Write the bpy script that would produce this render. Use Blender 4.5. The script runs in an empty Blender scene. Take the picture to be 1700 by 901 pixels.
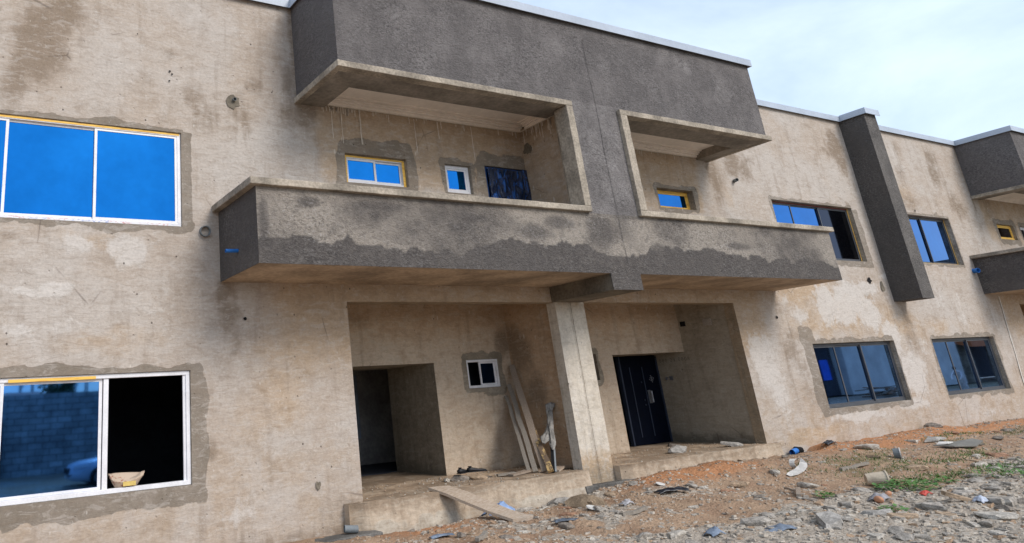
import bpy, math, random
import numpy as np
from mathutils import Vector, Matrix
random.seed(7); np.random.seed(7)
R_ = math.radians
scene = bpy.context.scene
col = scene.collection

# ------------------------------------------------------------------ camera
cam_d = bpy.data.cameras.new("camera"); cam = bpy.data.objects.new("camera", cam_d); col.objects.link(cam)
right = Vector((0.8901778, -0.4508469, -0.0657304)); down = Vector((0.0801953, 0.2970622, -0.9514845)); fwd = Vector((0.4484999, 0.8417192, 0.3005941))
cam.matrix_world = Matrix(((right.x, -down.x, -fwd.x, -11.5658), (right.y, -down.y, -fwd.y, -10.6811), (right.z, -down.z, -fwd.z, 1.5119), (0, 0, 0, 1)))
cam_d.sensor_width = 36; cam_d.lens = 25.192; cam_d.shift_x = 0.2005; cam_d.shift_y = -0.09155
cam_d.clip_start = 0.05; cam_d.clip_end = 3000
scene.camera = cam
# ------------------------------------------------------------------ sky, sun, exposure
SUN_EL, SUN_AZ = 37, 20          # azimuth east of the -Y direction (the facade faces -Y)
w = bpy.data.worlds.new("World"); scene.world = w; w.use_nodes = True
nt = w.node_tree; nt.nodes.clear()
out = nt.nodes.new('ShaderNodeOutputWorld'); bg = nt.nodes.new('ShaderNodeBackground'); bg.inputs[1].default_value = 0.12
sky = nt.nodes.new('ShaderNodeTexSky'); sky.sky_type = 'NISHITA'; sky.sun_disc = False
sky.sun_elevation = R_(SUN_EL); sky.sun_rotation = R_(180 - SUN_AZ); sky.air_density = 1.0; sky.dust_density = 1.4; sky.ozone_density = 1.2
tc = nt.nodes.new('ShaderNodeTexCoord'); mp = nt.nodes.new('ShaderNodeMapping'); mp.inputs['Scale'].default_value = (1.6, 1.6, 2.6); mp.inputs['Rotation'].default_value = (0.1, 0.2, 0.5)
nz = nt.nodes.new('ShaderNodeTexNoise'); nz.inputs['Scale'].default_value = 1.7; nz.inputs['Detail'].default_value = 7; nz.inputs['Roughness'].default_value = 0.58; nz.inputs['Distortion'].default_value = 0.5
rp = nt.nodes.new('ShaderNodeMapRange'); rp.inputs[1].default_value = 0.32; rp.inputs[2].default_value = 0.74; rp.inputs[3].default_value = 0.42; rp.inputs[4].default_value = 0.98
mx = nt.nodes.new('ShaderNodeMix'); mx.data_type = 'RGBA'; mx.inputs[7].default_value = (4.95, 5.85, 7.1, 1)
L = nt.links.new
L(tc.outputs['Generated'], mp.inputs[0]); L(mp.outputs[0], nz.inputs[0]); L(nz.outputs[0], rp.inputs[0]); L(rp.outputs[0], mx.inputs[0])
L(sky.outputs[0], mx.inputs[6]); L(mx.outputs[2], bg.inputs[0]); L(bg.outputs[0], out.inputs[0])
sd = bpy.data.lights.new("sun", 'SUN'); sd.energy = 1.6; sd.angle = R_(24); sd.color = (1.0, 0.93, 0.865)
so = bpy.data.objects.new("sun", sd); col.objects.link(so)
sdir = Vector((math.sin(R_(SUN_AZ)) * math.cos(R_(SUN_EL)), -math.cos(R_(SUN_AZ)) * math.cos(R_(SUN_EL)), math.sin(R_(SUN_EL))))
so.rotation_euler = sdir.to_track_quat('Z', 'Y').to_euler(); so.location = (5, -20, 20)
scene.view_settings.view_transform = 'Standard'; scene.view_settings.look = 'None'; scene.view_settings.gamma = 1; scene.view_settings.exposure = 0.74
scene.view_settings.use_curve_mapping = False
scene.cycles.max_bounces = 8; scene.cycles.diffuse_bounces = 7; scene.cycles.glossy_bounces = 3
scene.cycles.use_denoising = True

# ------------------------------------------------------------------ helpers
def fade(t): return t * t * t * (t * (t * 6 - 15) + 10)
_g = np.random.RandomState(3).rand(256, 256)
def vnoise(x, y):
    xi = np.floor(x).astype(int); yi = np.floor(y).astype(int); xf = fade(x - xi); yf = fade(y - yi)
    a = _g[xi % 256, yi % 256]; b = _g[(xi + 1) % 256, yi % 256]; c = _g[xi % 256, (yi + 1) % 256]; d = _g[(xi + 1) % 256, (yi + 1) % 256]
    return (a * (1 - xf) + b * xf) * (1 - yf) + (c * (1 - xf) + d * xf) * yf
def fbm(x, y, o=4):
    s = 0; a = 0.5; t = 0
    for i in range(o):
        s = s + a * vnoise(x * 2 ** i + 17.3 * i, y * 2 ** i + 5.7 * i); t += a; a *= 0.5
    return s / t
def sst(e0, e1, x):
    t = np.clip((x - e0) / (e1 - e0), 0, 1); return t * t * (3 - 2 * t)

def tag(o, label=None, cat=None, group=None, kind=None):
    if label: o['label'] = label
    if cat: o['category'] = cat
    if group: o['group'] = group
    if kind: o['kind'] = kind
    return o
def empty(name, loc, label, cat, group=None, rz=0):
    o = bpy.data.objects.new(name, None); col.objects.link(o); o.location = loc; o.rotation_euler[2] = rz; o.empty_display_size = 0.3
    return tag(o, label, cat, group)
def wloc(p):
    v = Vector((0, 0, 0))
    while p is not None: v += p.location; p = p.parent
    return v

class MB:
    def __init__(s): s.v = []; s.f = []; s.a = []; s.m = []; s.n = 0; s.mi = 0
    def add(s, vs, fs, at=None):
        vs = np.asarray(vs, float).reshape(-1, 3)
        b = s.n; s.v.append(vs); s.a.append(np.zeros((len(vs), 4)) if at is None else at)
        for f in fs: s.f.append(tuple(int(i) + b for i in f)); s.m.append(s.mi)
        s.n += len(vs); return s
    def box(s, x0, x1, y0, y1, z0, z1, skip=''):
        v = [(x0, y0, z0), (x1, y0, z0), (x1, y1, z0), (x0, y1, z0), (x0, y0, z1), (x1, y0, z1), (x1, y1, z1), (x0, y1, z1)]
        F = {'b': (0, 3, 2, 1), 't': (4, 5, 6, 7), 'f': (0, 1, 5, 4), 'k': (2, 3, 7, 6), 'l': (3, 0, 4, 7), 'r': (1, 2, 6, 5)}
        return s.add(v, [F[k] for k in F if k not in skip])
    def grid(s, us, vs, fn, keep=None, flip=False, attr=None):
        us = np.asarray(us); vs = np.asarray(vs); nu, nv = len(us), len(vs)
        U, V = np.meshgrid(us, vs, indexing='ij'); P = fn(U.ravel(), V.ravel()); P = np.stack(P, 1)
        uc = (us[:-1] + us[1:]) / 2; vc = (vs[:-1] + vs[1:]) / 2; UC, VC = np.meshgrid(uc, vc, indexing='ij')
        k = np.ones(UC.shape, bool) if keep is None else keep(UC, VC)
        I, J = np.nonzero(k); a = I * nv + J; b = a + nv; c = b + 1; d = a + 1
        q = np.stack([a, b, c, d] if not flip else [a, d, c, b], 1)
        used = np.unique(q); rm = -np.ones(len(P), int); rm[used] = np.arange(len(used))
        at = attr(U.ravel()[used], V.ravel()[used]) if attr else None
        return s.add(P[used], rm[q].tolist(), at)
    def rbox(s, x0, x1, y0, y1, z0, z1, j=.007, st=.14):
        d = [x1 - x0, y1 - y0, z1 - z0]; ax = d.index(max(d)); n = max(1, int(d[ax] / st)); lo = [x0, y0, z0]; hi = [x1, y1, z1]; a, b = [k for k in range(3) if k != ax]; vs = []; off = np.cumsum(np.random.uniform(-1, 1, (n + 1, 8)) * .5, 0); off = (off - np.linspace(0, 1, n + 1)[:, None] * off[-1]) * .35 + np.random.uniform(-.6, .6, (n + 1, 8))
        for i in range(n + 1):
            for q, (p, r) in enumerate(((0, 0), (1, 0), (1, 1), (0, 1))):
                v = [0, 0, 0]; v[ax] = lo[ax] + d[ax] * i / n; v[a] = (hi if p else lo)[a] + off[i, q] * j * .6; v[b] = (hi if r else lo)[b] + off[i, q + 4] * j * .6; vs.append(v)
        fs = [(i * 4 + q, i * 4 + (q + 1) % 4, i * 4 + 4 + (q + 1) % 4, i * 4 + 4 + q) for i in range(n) for q in range(4)] + [(3, 2, 1, 0), tuple(n * 4 + q for q in range(4))]
        if ax == 1: fs = [f[::-1] for f in fs]
        return s.add(vs, fs)
    def tube(s, pts, r, n=8, cap=True):
        pts = [Vector(p) for p in pts]; rs = r if isinstance(r, (list, tuple)) else [r] * len(pts); vs = []; fs = []
        for i, p in enumerate(pts):
            d = (pts[min(i + 1, len(pts) - 1)] - pts[max(i - 1, 0)]).normalized()
            a = d.cross(Vector((0, 0, 1)) if abs(d.z) < .9 else Vector((1, 0, 0))).normalized(); b = d.cross(a)
            for k in range(n):
                t = 2 * math.pi * k / n; vs.append(p + (a * math.cos(t) + b * math.sin(t)) * rs[i])
        for i in range(len(pts) - 1):
            for k in range(n): fs.append((i * n + k, i * n + (k + 1) % n, (i + 1) * n + (k + 1) % n, (i + 1) * n + k))
        if cap: fs.append(tuple(range(n))[::-1]); fs.append(tuple((len(pts) - 1) * n + k for k in range(n)))
        return s.add(vs, fs)
    def bar(s, p, q, wd, th, up=(0, 0, 1), wob=0, n=1):
        p = Vector(p); q = Vector(q); d = (q - p).normalized(); a = d.cross(Vector(up)).normalized(); b = a.cross(d)
        vs = []; fs = []
        for i in range(n + 1):
            c = p.lerp(q, i / n) + Vector([random.uniform(-wob, wob) for _ in range(3)])
            ww = wd * (1 + random.uniform(-1, 1) * wob * 3); 
            for sx, sy in ((-1, -1), (1, -1), (1, 1), (-1, 1)): vs.append(c + a * sx * ww / 2 + b * sy * th / 2)
        for i in range(n):
            for k in range(4): fs.append((i * 4 + k, i * 4 + (k + 1) % 4, i * 4 + 4 + (k + 1) % 4, i * 4 + 4 + k))
        fs.append((3, 2, 1, 0)); fs.append(tuple(n * 4 + k for k in range(4)))
        return s.add(vs, fs)
    def build(s, name, mat, parent=None, origin=None, smooth=False, bevel=0):
        me = bpy.data.meshes.new(name); V = np.concatenate(s.v)
        o0 = wloc(parent) if parent is not None else Vector(origin or (0, 0, 0))
        lo = Vector((0, 0, 0))
        if parent is not None and origin is not None: lo = Vector(origin) - o0; o0 = Vector(origin)
        V = V - np.array(o0)
        me.from_pydata(V.tolist(), [], s.f)
        A = np.concatenate(s.a)
        if A.any():
            ca = me.attributes.new('stain_shade', 'FLOAT_COLOR', 'POINT'); ca.data.foreach_set('color', A.astype(np.float32).ravel())
        for m in (mat if isinstance(mat, (list, tuple)) else [mat]): me.materials.append(m)
        if isinstance(mat, (list, tuple)): me.polygons.foreach_set('material_index', s.m)
        me.update()
        if smooth: me.polygons.foreach_set('use_smooth', [True] * len(me.polygons))
        o = bpy.data.objects.new(name, me); col.objects.link(o)
        if parent is not None: o.parent = parent; o.location = lo
        else: o.location = o0
        if bevel:
            b = o.modifiers.new('bevel', 'BEVEL'); b.width = bevel; b.segments = 2; b.limit_method = 'ANGLE'
        return o
def brk(edges, res):
    e = sorted(set(round(x, 4) for x in edges)); out = []
    for a, b in zip(e[:-1], e[1:]):
        n = max(1, int(math.ceil((b - a) / res))); out += list(np.linspace(a, b, n + 1)[:-1])
    return np.array(out + [e[-1]])

# ------------------------------------------------------------------ materials
class NT:
    def __init__(s, name, rough=0.85, spec=0.3):
        m = bpy.data.materials.new(name); m.use_nodes = True; s.m = m; s.t = m.node_tree; s.p = s.t.nodes['Principled BSDF']
        s.p.inputs['Roughness'].default_value = rough; s.p.inputs['Specular IOR Level'].default_value = spec
        g = s.t.nodes.new('ShaderNodeNewGeometry'); s.pos = g.outputs['Position']; s.att = None
    def n(s, k, **kw):
        x = s.t.nodes.new(k)
        for a, b in kw.items(): setattr(x, a, b)
        return x
    def L(s, a, b): s.t.links.new(a, b)
    def obj(s):
        s.pos = s.n('ShaderNodeTexCoord').outputs['Object']; return s
    def noise(s, sc, det=4, rough=.55, dist=0, scale3=None, off=0):
        v = s.pos
        if scale3 or off:
            mp = s.n('ShaderNodeMapping'); mp.inputs['Scale'].default_value = scale3 or (1, 1, 1); mp.inputs['Location'].default_value = (off, off * .7, off * 1.3); s.L(v, mp.inputs[0]); v = mp.outputs[0]
        x = s.n('ShaderNodeTexNoise'); x.inputs['Scale'].default_value = sc; x.inputs['Detail'].default_value = det; x.inputs['Roughness'].default_value = rough; x.inputs['Distortion'].default_value = dist
        s.L(v, x.inputs['Vector']); return x.outputs[0]
    def vor(s, sc, scale3=None, feat='F1', rnd=1):
        v = s.pos
        if scale3:
            mp = s.n('ShaderNodeMapping'); mp.inputs['Scale'].default_value = scale3; s.L(v, mp.inputs[0]); v = mp.outputs[0]
        x = s.n('ShaderNodeTexVoronoi', feature=feat); x.inputs['Scale'].default_value = sc; x.inputs['Randomness'].default_value = rnd; s.L(v, x.inputs['Vector']); return x.outputs[0]
    def mr(s, x, a, b, c=0., d=1., smooth=True):
        r = s.n('ShaderNodeMapRange', interpolation_type='SMOOTHSTEP' if smooth else 'LINEAR')
        for i, q in enumerate((a, b, c, d)): r.inputs[i + 1].default_value = q
        s.L(x, r.inputs[0]); return r.outputs[0]
    def math(s, op, a, b=None, clamp=False):
        r = s.n('ShaderNodeMath', operation=op, use_clamp=clamp)
        for i, q in enumerate((a, b)):
            if q is None: continue
            if isinstance(q, (int, float)): r.inputs[i].default_value = q
            else: s.L(q, r.inputs[i])
        return r.outputs[0]
    def mix(s, f, a, b, mode='MIX'):
        r = s.n('ShaderNodeMix', data_type='RGBA', blend_type=mode)
        if isinstance(f, (int, float)): r.inputs[0].default_value = f
        else: s.L(f, r.inputs[0])
        for i, q in ((6, a), (7, b)):
            if isinstance(q, tuple): r.inputs[i].default_value = q + (1,) if len(q) == 3 else q
            else: s.L(q, r.inputs[i])
        return r.outputs[2]
    def attr(s):
        a = s.n('ShaderNodeAttribute', attribute_name='stain_shade'); sp = s.n('ShaderNodeSeparateColor'); s.L(a.outputs['Color'], sp.inputs[0])
        return sp.outputs[0], sp.outputs[1], sp.outputs[2], a.outputs['Alpha']
    def grey(s, c): return c
    def bump(s, h, st=.3, d=.02):
        b = s.n('ShaderNodeBump'); b.inputs['Strength'].default_value = st; b.inputs['Distance'].default_value = d; s.L(h, b.inputs['Height'])
        s.L(b.outputs[0], s.p.inputs['Normal'])
    def color(s, c):
        if isinstance(c, tuple): s.p.inputs['Base Color'].default_value = c + (1,)
        else: s.L(c, s.p.inputs['Base Color'])
        return s
def lowhigh(N, c, sc=3, amt=.25, fine=30, famt=.2):
    a = N.mr(N.noise(sc, 5), .3, .7, 1 - amt, 1 + amt * .6); b = N.mr(N.noise(fine, 4), .3, .7, 1 - famt, 1 + famt * .7)
    v = N.math('MULTIPLY', a, b); cc = N.n('ShaderNodeCombineColor')
    for i in range(3): N.L(v, cc.inputs[i])
    return N.mix(1.0, c, cc.outputs[0], 'MULTIPLY')
def plain(name, c, rough=.6, sc=3, amt=.15, fine=25, famt=.1, bump=0, bs=60, metal=0, spec=.3, objc=False):
    N = NT(name, rough, spec)
    if objc: N.obj()
    N.color(lowhigh(N, c, sc, amt, fine, famt)); N.p.inputs['Metallic'].default_value = metal
    if bump: N.bump(N.noise(bs, 5), bump, .01)
    return N.m

def plaster(name, base1, base2, warm, damp, pale, cement, lateral=1.0):
    N = NT(name, .92, .15)
    D, P, C, A = N.attr()
    n1 = N.noise(.55, 6, .6, .4); n2 = N.noise(2.3, 6, .62, .3, off=4); nst = N.noise(2.2, 5, .6, .2, scale3=(2.2, 2.2, .28), off=9); nf = N.noise(24, 5, .6); nm = N.noise(8, 6, .65, off=2)
    ntr = N.noise(7, 4, .5, 1.2, scale3=(.5, .5, 3.2), off=3)
    c = N.mix(N.mr(n1, .35, .65), base1, base2)
    wm = N.mr(N.math('ADD', A, N.math('MULTIPLY', N.math('SUBTRACT', n2, .5), .9)), .25, .85)
    c = N.mix(wm, c, warm)
    # weathering: soft vertical streaks, cloudy damp tints
    c = N.mix(N.math('MULTIPLY', N.mr(nst, .52, .72), .34), c, damp)
    c = N.mix(N.math('MULTIPLY', N.mr(n2, .5, .7), .26), c, damp)
    c = N.mix(N.math('MULTIPLY', N.mr(nm, .52, .72), .28), c, pale)
    br = N.math('ADD', N.math('MULTIPLY', N.math('SUBTRACT', nm, .5), .75), N.math('MULTIPLY', N.math('SUBTRACT', nst, .5), .5))
    pm = N.mr(N.math('ADD', P, br), .34, .62); c = N.mix(N.math('MULTIPLY', pm, .85), c, pale)
    dm = N.mr(N.math('ADD', D, br), .22, .75); c = N.mix(N.math('MULTIPLY', dm, .78), c, damp)
    cm = N.mr(N.math('ADD', C, N.math('MULTIPLY', N.math('SUBTRACT', nm, .5), .7)), .40, .56)
    c = N.mix(N.math('MULTIPLY', cm, N.mr(n2, .3, .7, .72, .98)), c, cement)
    rim = N.math('MULTIPLY', N.mr(N.math('ADD', C, N.math('MULTIPLY', N.math('SUBTRACT', nm, .5), .5)), .36, .46), N.math('SUBTRACT', 1.0, cm))
    c = N.mix(N.math('MULTIPLY', rim, .35), c, damp)
    nk = N.noise(16, 6, .7, .6, off=41); nh = N.noise(5, 6, .68, .9, scale3=(.8, .8, 2.4), off=17)
    c = N.mix(N.math('MULTIPLY', N.mr(nh, .53, .62), .22), c, damp); c = N.mix(N.math('MULTIPLY', N.mr(nh, .47, .40), .26), c, pale)
    c = N.mix(N.math('MULTIPLY', N.mr(nk, .60, .68), .30), c, pale); c = N.mix(N.math('MULTIPLY', N.mr(nk, .40, .33), .28), c, damp)
    # dark pits, mortar specks
    pit = N.mr(N.vor(5.5, (1, 1, .8)), .10, .04); gate = N.math('MAXIMUM', N.mr(N.noise(1.1, 3, off=7), .5, .62), N.math('MULTIPLY', N.mr(A, .5, .75), N.mr(N.noise(2.5, 2), .42, .55)))
    c = N.mix(N.math('MULTIPLY', N.math('MULTIPLY', pit, gate), .75), c, (.05, .04, .03))
    pit2 = N.mr(N.vor(15), .11, .05); gate2 = N.math('MAXIMUM', N.mr(N.noise(1.9, 3, off=12), .54, .64), N.mr(A, .45, .75))
    c = N.mix(N.math('MULTIPLY', N.math('MULTIPLY', pit2, gate2), .5), c, (.07, .055, .04))
    lp = N.mr(N.vor(3.1, (1.6, 1.6, .7)), .07, .03); c = N.mix(N.math('MULTIPLY', lp, .5), c, (.6, .56, .5)); lp2 = N.math('MULTIPLY', N.mr(N.vor(4.5, (1.3, 1.3, .45)), .14, .08), N.math('MULTIPLY', N.mr(A, .5, .7), N.mr(N.noise(1.7, 3, off=31), .48, .56))); c = N.mix(N.math('MULTIPLY', lp2, .75), c, (.62, .55, .46))
    # hairline cracks
    ce = N.n('ShaderNodeTexVoronoi', feature='DISTANCE_TO_EDGE'); ce.inputs['Scale'].default_value = .9
    wv = N.mix(.12, N.pos, N.n('ShaderNodeTexNoise').outputs['Color'], 'ADD'); N.L(wv, ce.inputs['Vector'])
    ck = N.math('MULTIPLY', N.mr(ce.outputs[0], .012, .002), N.mr(N.noise(.8, 3, off=21), .58, .66)); c = N.mix(N.math('MULTIPLY', ck, .5), c, (.08, .06, .05))
    cc = N.n('ShaderNodeCombineColor'); v = N.math('MULTIPLY', N.mr(nf, .3, .7, .92, 1.06), N.mr(ntr, .3, .7, .96, 1.03))
    for i in range(3): N.L(v, cc.inputs[i])
    c = N.mix(1.0, c, cc.outputs[0], 'MULTIPLY')
    N.color(c)
    h = N.math('ADD', N.math('MULTIPLY', nh, .9), N.math('MULTIPLY', nf, .35)); h = N.math('ADD', h, N.math('ADD', N.math('MULTIPLY', ntr, .25), N.math('MULTIPLY', pm, .35)))
    h = N.math('SUBTRACT', N.math('SUBTRACT', h, N.math('MULTIPLY', pit, .8)), N.math('MULTIPLY', cm, .25))
    N.bump(h, .75, .016)
    return N.m
WALL = plaster('cement_render', (.405, .34, .28), (.445, .40, .355), (.43, .325, .225), (.205, .155, .11), (.53, .495, .455), (.205, .175, .14))
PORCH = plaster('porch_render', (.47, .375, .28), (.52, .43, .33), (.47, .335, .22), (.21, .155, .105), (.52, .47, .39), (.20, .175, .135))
SIDE = plaster('shaded_grey_cement', (.31, .27, .21), (.36, .32, .255), (.32, .25, .17), (.14, .12, .09), (.42, .39, .33), (.19, .17, .13))  # fresh grey cement, darkened further for the weaker light on these walls
COLUMN = plaster('column_render', (.62, .57, .49), (.56, .50, .41), (.44, .33, .22), (.22, .18, .13), (.62, .58, .52), (.18, .16, .13))

def roughcast(name, dark, mid, pale):
    N = NT(name, .95, .12)
    D, P, C, A = N.attr()
    g = N.noise(21, 4, .72, .5, scale3=(1, 1, 1.6)); g2 = N.noise(60, 3, .7); n1 = N.noise(1.3, 6, .62, .3); n2 = N.noise(5, 5, .6, off=3); nv = N.noise(1.6, 5, .6, .3, scale3=(1.6, 1.6, .35), off=6)
    br = N.math('ADD', N.math('MULTIPLY', N.math('SUBTRACT', n1, .5), .6), N.math('MULTIPLY', N.math('SUBTRACT', n2, .5), .5))
    c = N.mix(N.math('MULTIPLY', N.mr(n1, .38, .68), .8), dark, mid); c = N.mix(N.math('MULTIPLY', N.mr(nv, .5, .7), .45), c, mid)
    pm = N.mr(N.math('ADD', P, br), .05, .95); c = N.mix(pm, c, pale)
    dm = N.mr(N.math('ADD', N.math('ADD', D, br), N.math('MULTIPLY', N.math('SUBTRACT', nv, .5), .5)), .30, .75); c = N.mix(N.math('MULTIPLY', dm, .8), c, dark)
    am = N.mr(N.noise(.9, 4, .6, off=15), .35, .65, .25, 1.0); gm = N.math('MULTIPLY', N.mr(g, .5, .7), am); c = N.mix(N.math('MULTIPLY', gm, N.math('ADD', N.math('MULTIPLY', pm, .34), .24)), c, (.44, .43, .42))
    c = N.mix(N.math('MULTIPLY', N.math('MULTIPLY', N.mr(g, .5, .36), am), .6), c, (.035, .033, .034))
    lump = N.noise(8, 4, .6, .5, off=23); c = N.mix(N.math('MULTIPLY', N.mr(lump, .5, .66), .28), c, mid); c = N.mix(N.math('MULTIPLY', N.mr(lump, .48, .34), .35), c, dark)
    N.color(c); N.bump(N.math('ADD', N.math('ADD', g, N.math('MULTIPLY', lump, .7)), N.math('MULTIPLY', g2, .3)), 1.0, .035)
    return N.m
ROUGH_UP = roughcast('dark_roughcast_upper', (.128, .118, .115), (.195, .18, .174), (.29, .272, .262))
ROUGH_LO = roughcast('dark_roughcast_lower', (.102, .092, .086), (.172, .153, .136), (.33, .292, .248))
ROUGH_FIN = roughcast('dark_roughcast_fin', (.088, .082, .078), (.14, .13, .12), (.20, .185, .17))
CEM = plain('grey_cement_trim', (.34, .295, .235), .9, 2, .38, 22, .25, .6, 30)
CEMD = plain('dark_cement', (.15, .13, .10), .9, 1.5, .4, 20, .2, .4, 30)
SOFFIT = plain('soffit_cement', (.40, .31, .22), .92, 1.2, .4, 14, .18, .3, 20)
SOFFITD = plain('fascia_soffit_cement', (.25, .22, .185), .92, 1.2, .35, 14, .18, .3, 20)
CEIL = plain('ceiling_board_white', (.90, .82, .74), .7, 1.2, .08, 10, .05)
METAL = plain('white_metal_flashing', (.38, .43, .50), .45, .8, .12, 20, .05, 0, 60, 0, .4)
WHITEF = plain('white_aluminium', (.72, .72, .74), .4, 4, .08, 40, .06)
GREYF = plain('grey_aluminium', (.06, .065, .075), .45, 4, .15, 40, .08, spec=.5)
SHADEF = plain('window_track_dark', (.03, .032, .04), .5)
def yellow():
    N = NT('yellow_protective_film', .55); n = N.noise(3, 3, .5, 0, scale3=(1, 1, 14)); N.color(N.mix(N.mr(n, .5, .6), (.80, .50, .10), (.62, .34, .06))); return N.m
YEL = yellow()
REDF = plain('red_brown_primer', (.16, .03, .02), .6)
def filmtext():
    N = NT('printed_white_film', .5); a = N.mr(N.noise(70, 2, .5, 0, scale3=(.35, 1, 1.6)), .56, .6); g = N.mr(N.noise(2.5, 2, off=5), .42, .5)
    hue = N.mix(N.mr(N.noise(3.3, 1, off=9), .49, .51), (.5, .12, .10), (.12, .2, .5))
    N.color(N.mix(N.math('MULTIPLY', N.math('MULTIPLY', a, g), .7), (.70, .70, .72), hue)); return N.m
FILM = filmtext()
def mirror(name, c, r=.015, wav=.004):
    N = NT(name, r, .5); N.p.inputs['Metallic'].default_value = 1; N.color(lowhigh(N, c, .7, .12, 7, .04)); N.bump(N.noise(1.2, 2), wav, .05); return N.m
GLASS_B = mirror('blue_reflective_glass', (.008, .140, .44))
GLASS_G = mirror('blue_grey_reflective_glass', (.15, .31, .58), .02)
GLASS_L = mirror('deep_blue_reflective_glass', (.06, .20, .50), .03)
GLASS_N = mirror('dark_room_navy_glass', (.004, .013, .042), .05)  # near-black tint stands in for the dark room behind the pane
GLASS_D = mirror('dark_blue_glass', (.01, .035, .12), .03)
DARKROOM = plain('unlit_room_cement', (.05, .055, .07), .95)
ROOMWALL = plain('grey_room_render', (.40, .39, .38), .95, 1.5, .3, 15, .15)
DOORM = plain('navy_black_steel', (.002, .004, .011), .7, spec=.08)
DOORL = plain('door_groove_grey', (.03, .04, .065), .5, spec=.3)
STEEL = plain('dull_steel', (.30, .31, .34), .35, metal=.7)
PVC = plain('grey_pvc', (.17, .19, .20), .5)
PVCB = plain('blue_pvc', (.03, .18, .55), .45)
BLACK = plain('black_void', (.006, .006, .007), .9)
WHITEP = plain('white_plastic', (.62, .60, .56), .5, 8, .2, 40, .1)
BLACKP = plain('black_plastic_bag', (.012, .013, .018), .35, 8, .3, spec=.5, bump=.5, bs=25)
BLUEC = plain('blue_grey_cloth', (.17, .21, .27), .8, 6, .35, 40, .2, .4, 30)
BLUEBAG = plain('pale_blue_plastic_bag', (.26, .38, .62), .45, 5, .35, spec=.5)
RAG = plain('dusty_grey_rag', (.27, .255, .23), .95, 7, .35, 45, .2, .6, 40)
def wood(name, c1, c2, axis=(1, 1, 9)):
    N = NT(name, .85, .2).obj(); a = N.noise(9, 5, .6, .8, scale3=axis); b = N.noise(2.2, 4, off=3)
    c = N.mix(N.mr(a, .35, .65), c1, c2); c = N.mix(N.math('MULTIPLY', N.mr(b, .5, .7), .5), c, (.30, .27, .23)); N.color(c); N.bump(a, .4, .01); return N.m
WOODG = wood('weathered_grey_wood', (.22, .17, .13), (.34, .275, .215), (9, 9, .8))
WOODP = wood('dusty_plank', (.33, .25, .18), (.46, .38, .30), (1, 8, 8))
WOODD = wood('dark_grey_wood', (.20, .175, .145), (.29, .26, .22), (9, 9, .8))
def peeled():
    N = NT('peeling_bark_timber', .85).obj(); m = N.mr(N.noise(7, 5, .6, .6), .47, .53); N.color(N.mix(m, (.55, .38, .17), (.17, .12, .08))); N.bump(m, .6, .02); return N.m
BARK = peeled()
CONC = plain('broken_concrete', (.33, .31, .28), .95, 5, .35, 30, .25, .8, 30, objc=True)
def stone_mat(name, c): return plain(name, c, .95, 6, .4, 35, .3, .8, 35, objc=True)
ST = [stone_mat('grey_stone', (.36, .325, .28)), stone_mat('pale_stone', (.46, .42, .36)), stone_mat('tan_stone', (.38, .28, .19)), stone_mat('dark_stone', (.24, .205, .17)), stone_mat('reddish_stone', (.33, .19, .12))]
# ------------------------------------------------------------------ ground
def gh(x, y):
    x = np.asarray(x, float); y = np.asarray(y, float)
    near = np.interp(x, [-14, -6, -1.5, 0, 1.5, 4.5, 5.6, 9.5, 12.7, 17, 30], [-.42, -.42, -.42, -.30, -.22, -.22, -.22, -.24, -.27, -.34, -.4])
    far = -.46 - .02 * np.clip(-y - 4, 0, 12)
    t = sst(.2, 3.6, -y); z = near * (1 - t) + far * t
    def m(cx, cy, rx, ry, h): return h * np.exp(-((x - cx) / rx) ** 2 - ((y - cy) / ry) ** 2)
    z = z + m(1.0, -.75, .9, .35, .10) + m(2.6, -.85, .9, .4, .10) + m(3.4, -1.3, 1.2, .5, .06) + m(7.4, -.35, 1.1, .35, .07) + m(11.5, -.5, 2.5, .5, .09) + m(-.1, -1.2, .8, .4, .04) + m(16, -.5, 2.5, .5, .08)
    z = z - m(-3.6, -.35, 2.2, .16, .10) + m(-1.5, -2.3, 1.2, .5, .05)
    # drain cut beside the right hand porch
    z = z - .16 * sst(5.2, 5.5, x) * sst(7.0, 6.6, x) * sst(-.55, -.38, y) - .10 * sst(-.35, -.2, y) * sst(-5.6, -5.2, x) * sst(5.2, 4.9, x)
    amp = sst(-60, -20, y) * sst(60, 25, np.abs(x)) 
    z = z + amp * ((fbm(x * .9, y * .9, 3) - .5) * .13 + (fbm(x * 3.1 + 9, y * 3.1, 4) - .5) * .075 + (fbm(x * 9 + 5, y * 9, 3) - .5) * .035)
    z = np.where(y > .12, np.minimum(z, -.3) - .35 * sst(.12, .5, y) * (y < 12), z)
    return z
def debris(x, y):     # how much grey crushed rubble lies on the soil
    e = -3.45 + .35 * np.sin(x * 1.1) + (fbm(x * .9 + 3, y * .9, 3) - .5) * 1.6 + .25 * np.clip(x - 6, 0, 8) * -.5
    d = sst(.35, -.35, y - e) * sst(-8, -1.8, x + y * .2 + 1)
    d2 = sst(.5, .66, fbm(x * 1.3 + 40, y * 1.3 + 7, 4)) * .6 * sst(3, -1, x) * sst(-.5, -1.5, y)
    pile = np.exp(-((x + 2.6) / .9) ** 2 - ((y + .45) / .22) ** 2) + np.exp(-((x + 1.2) / .8) ** 2 - ((y + .6) / .3) ** 2)
    return np.clip(np.maximum(np.maximum(d, d2), pile), 0, 1)
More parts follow.
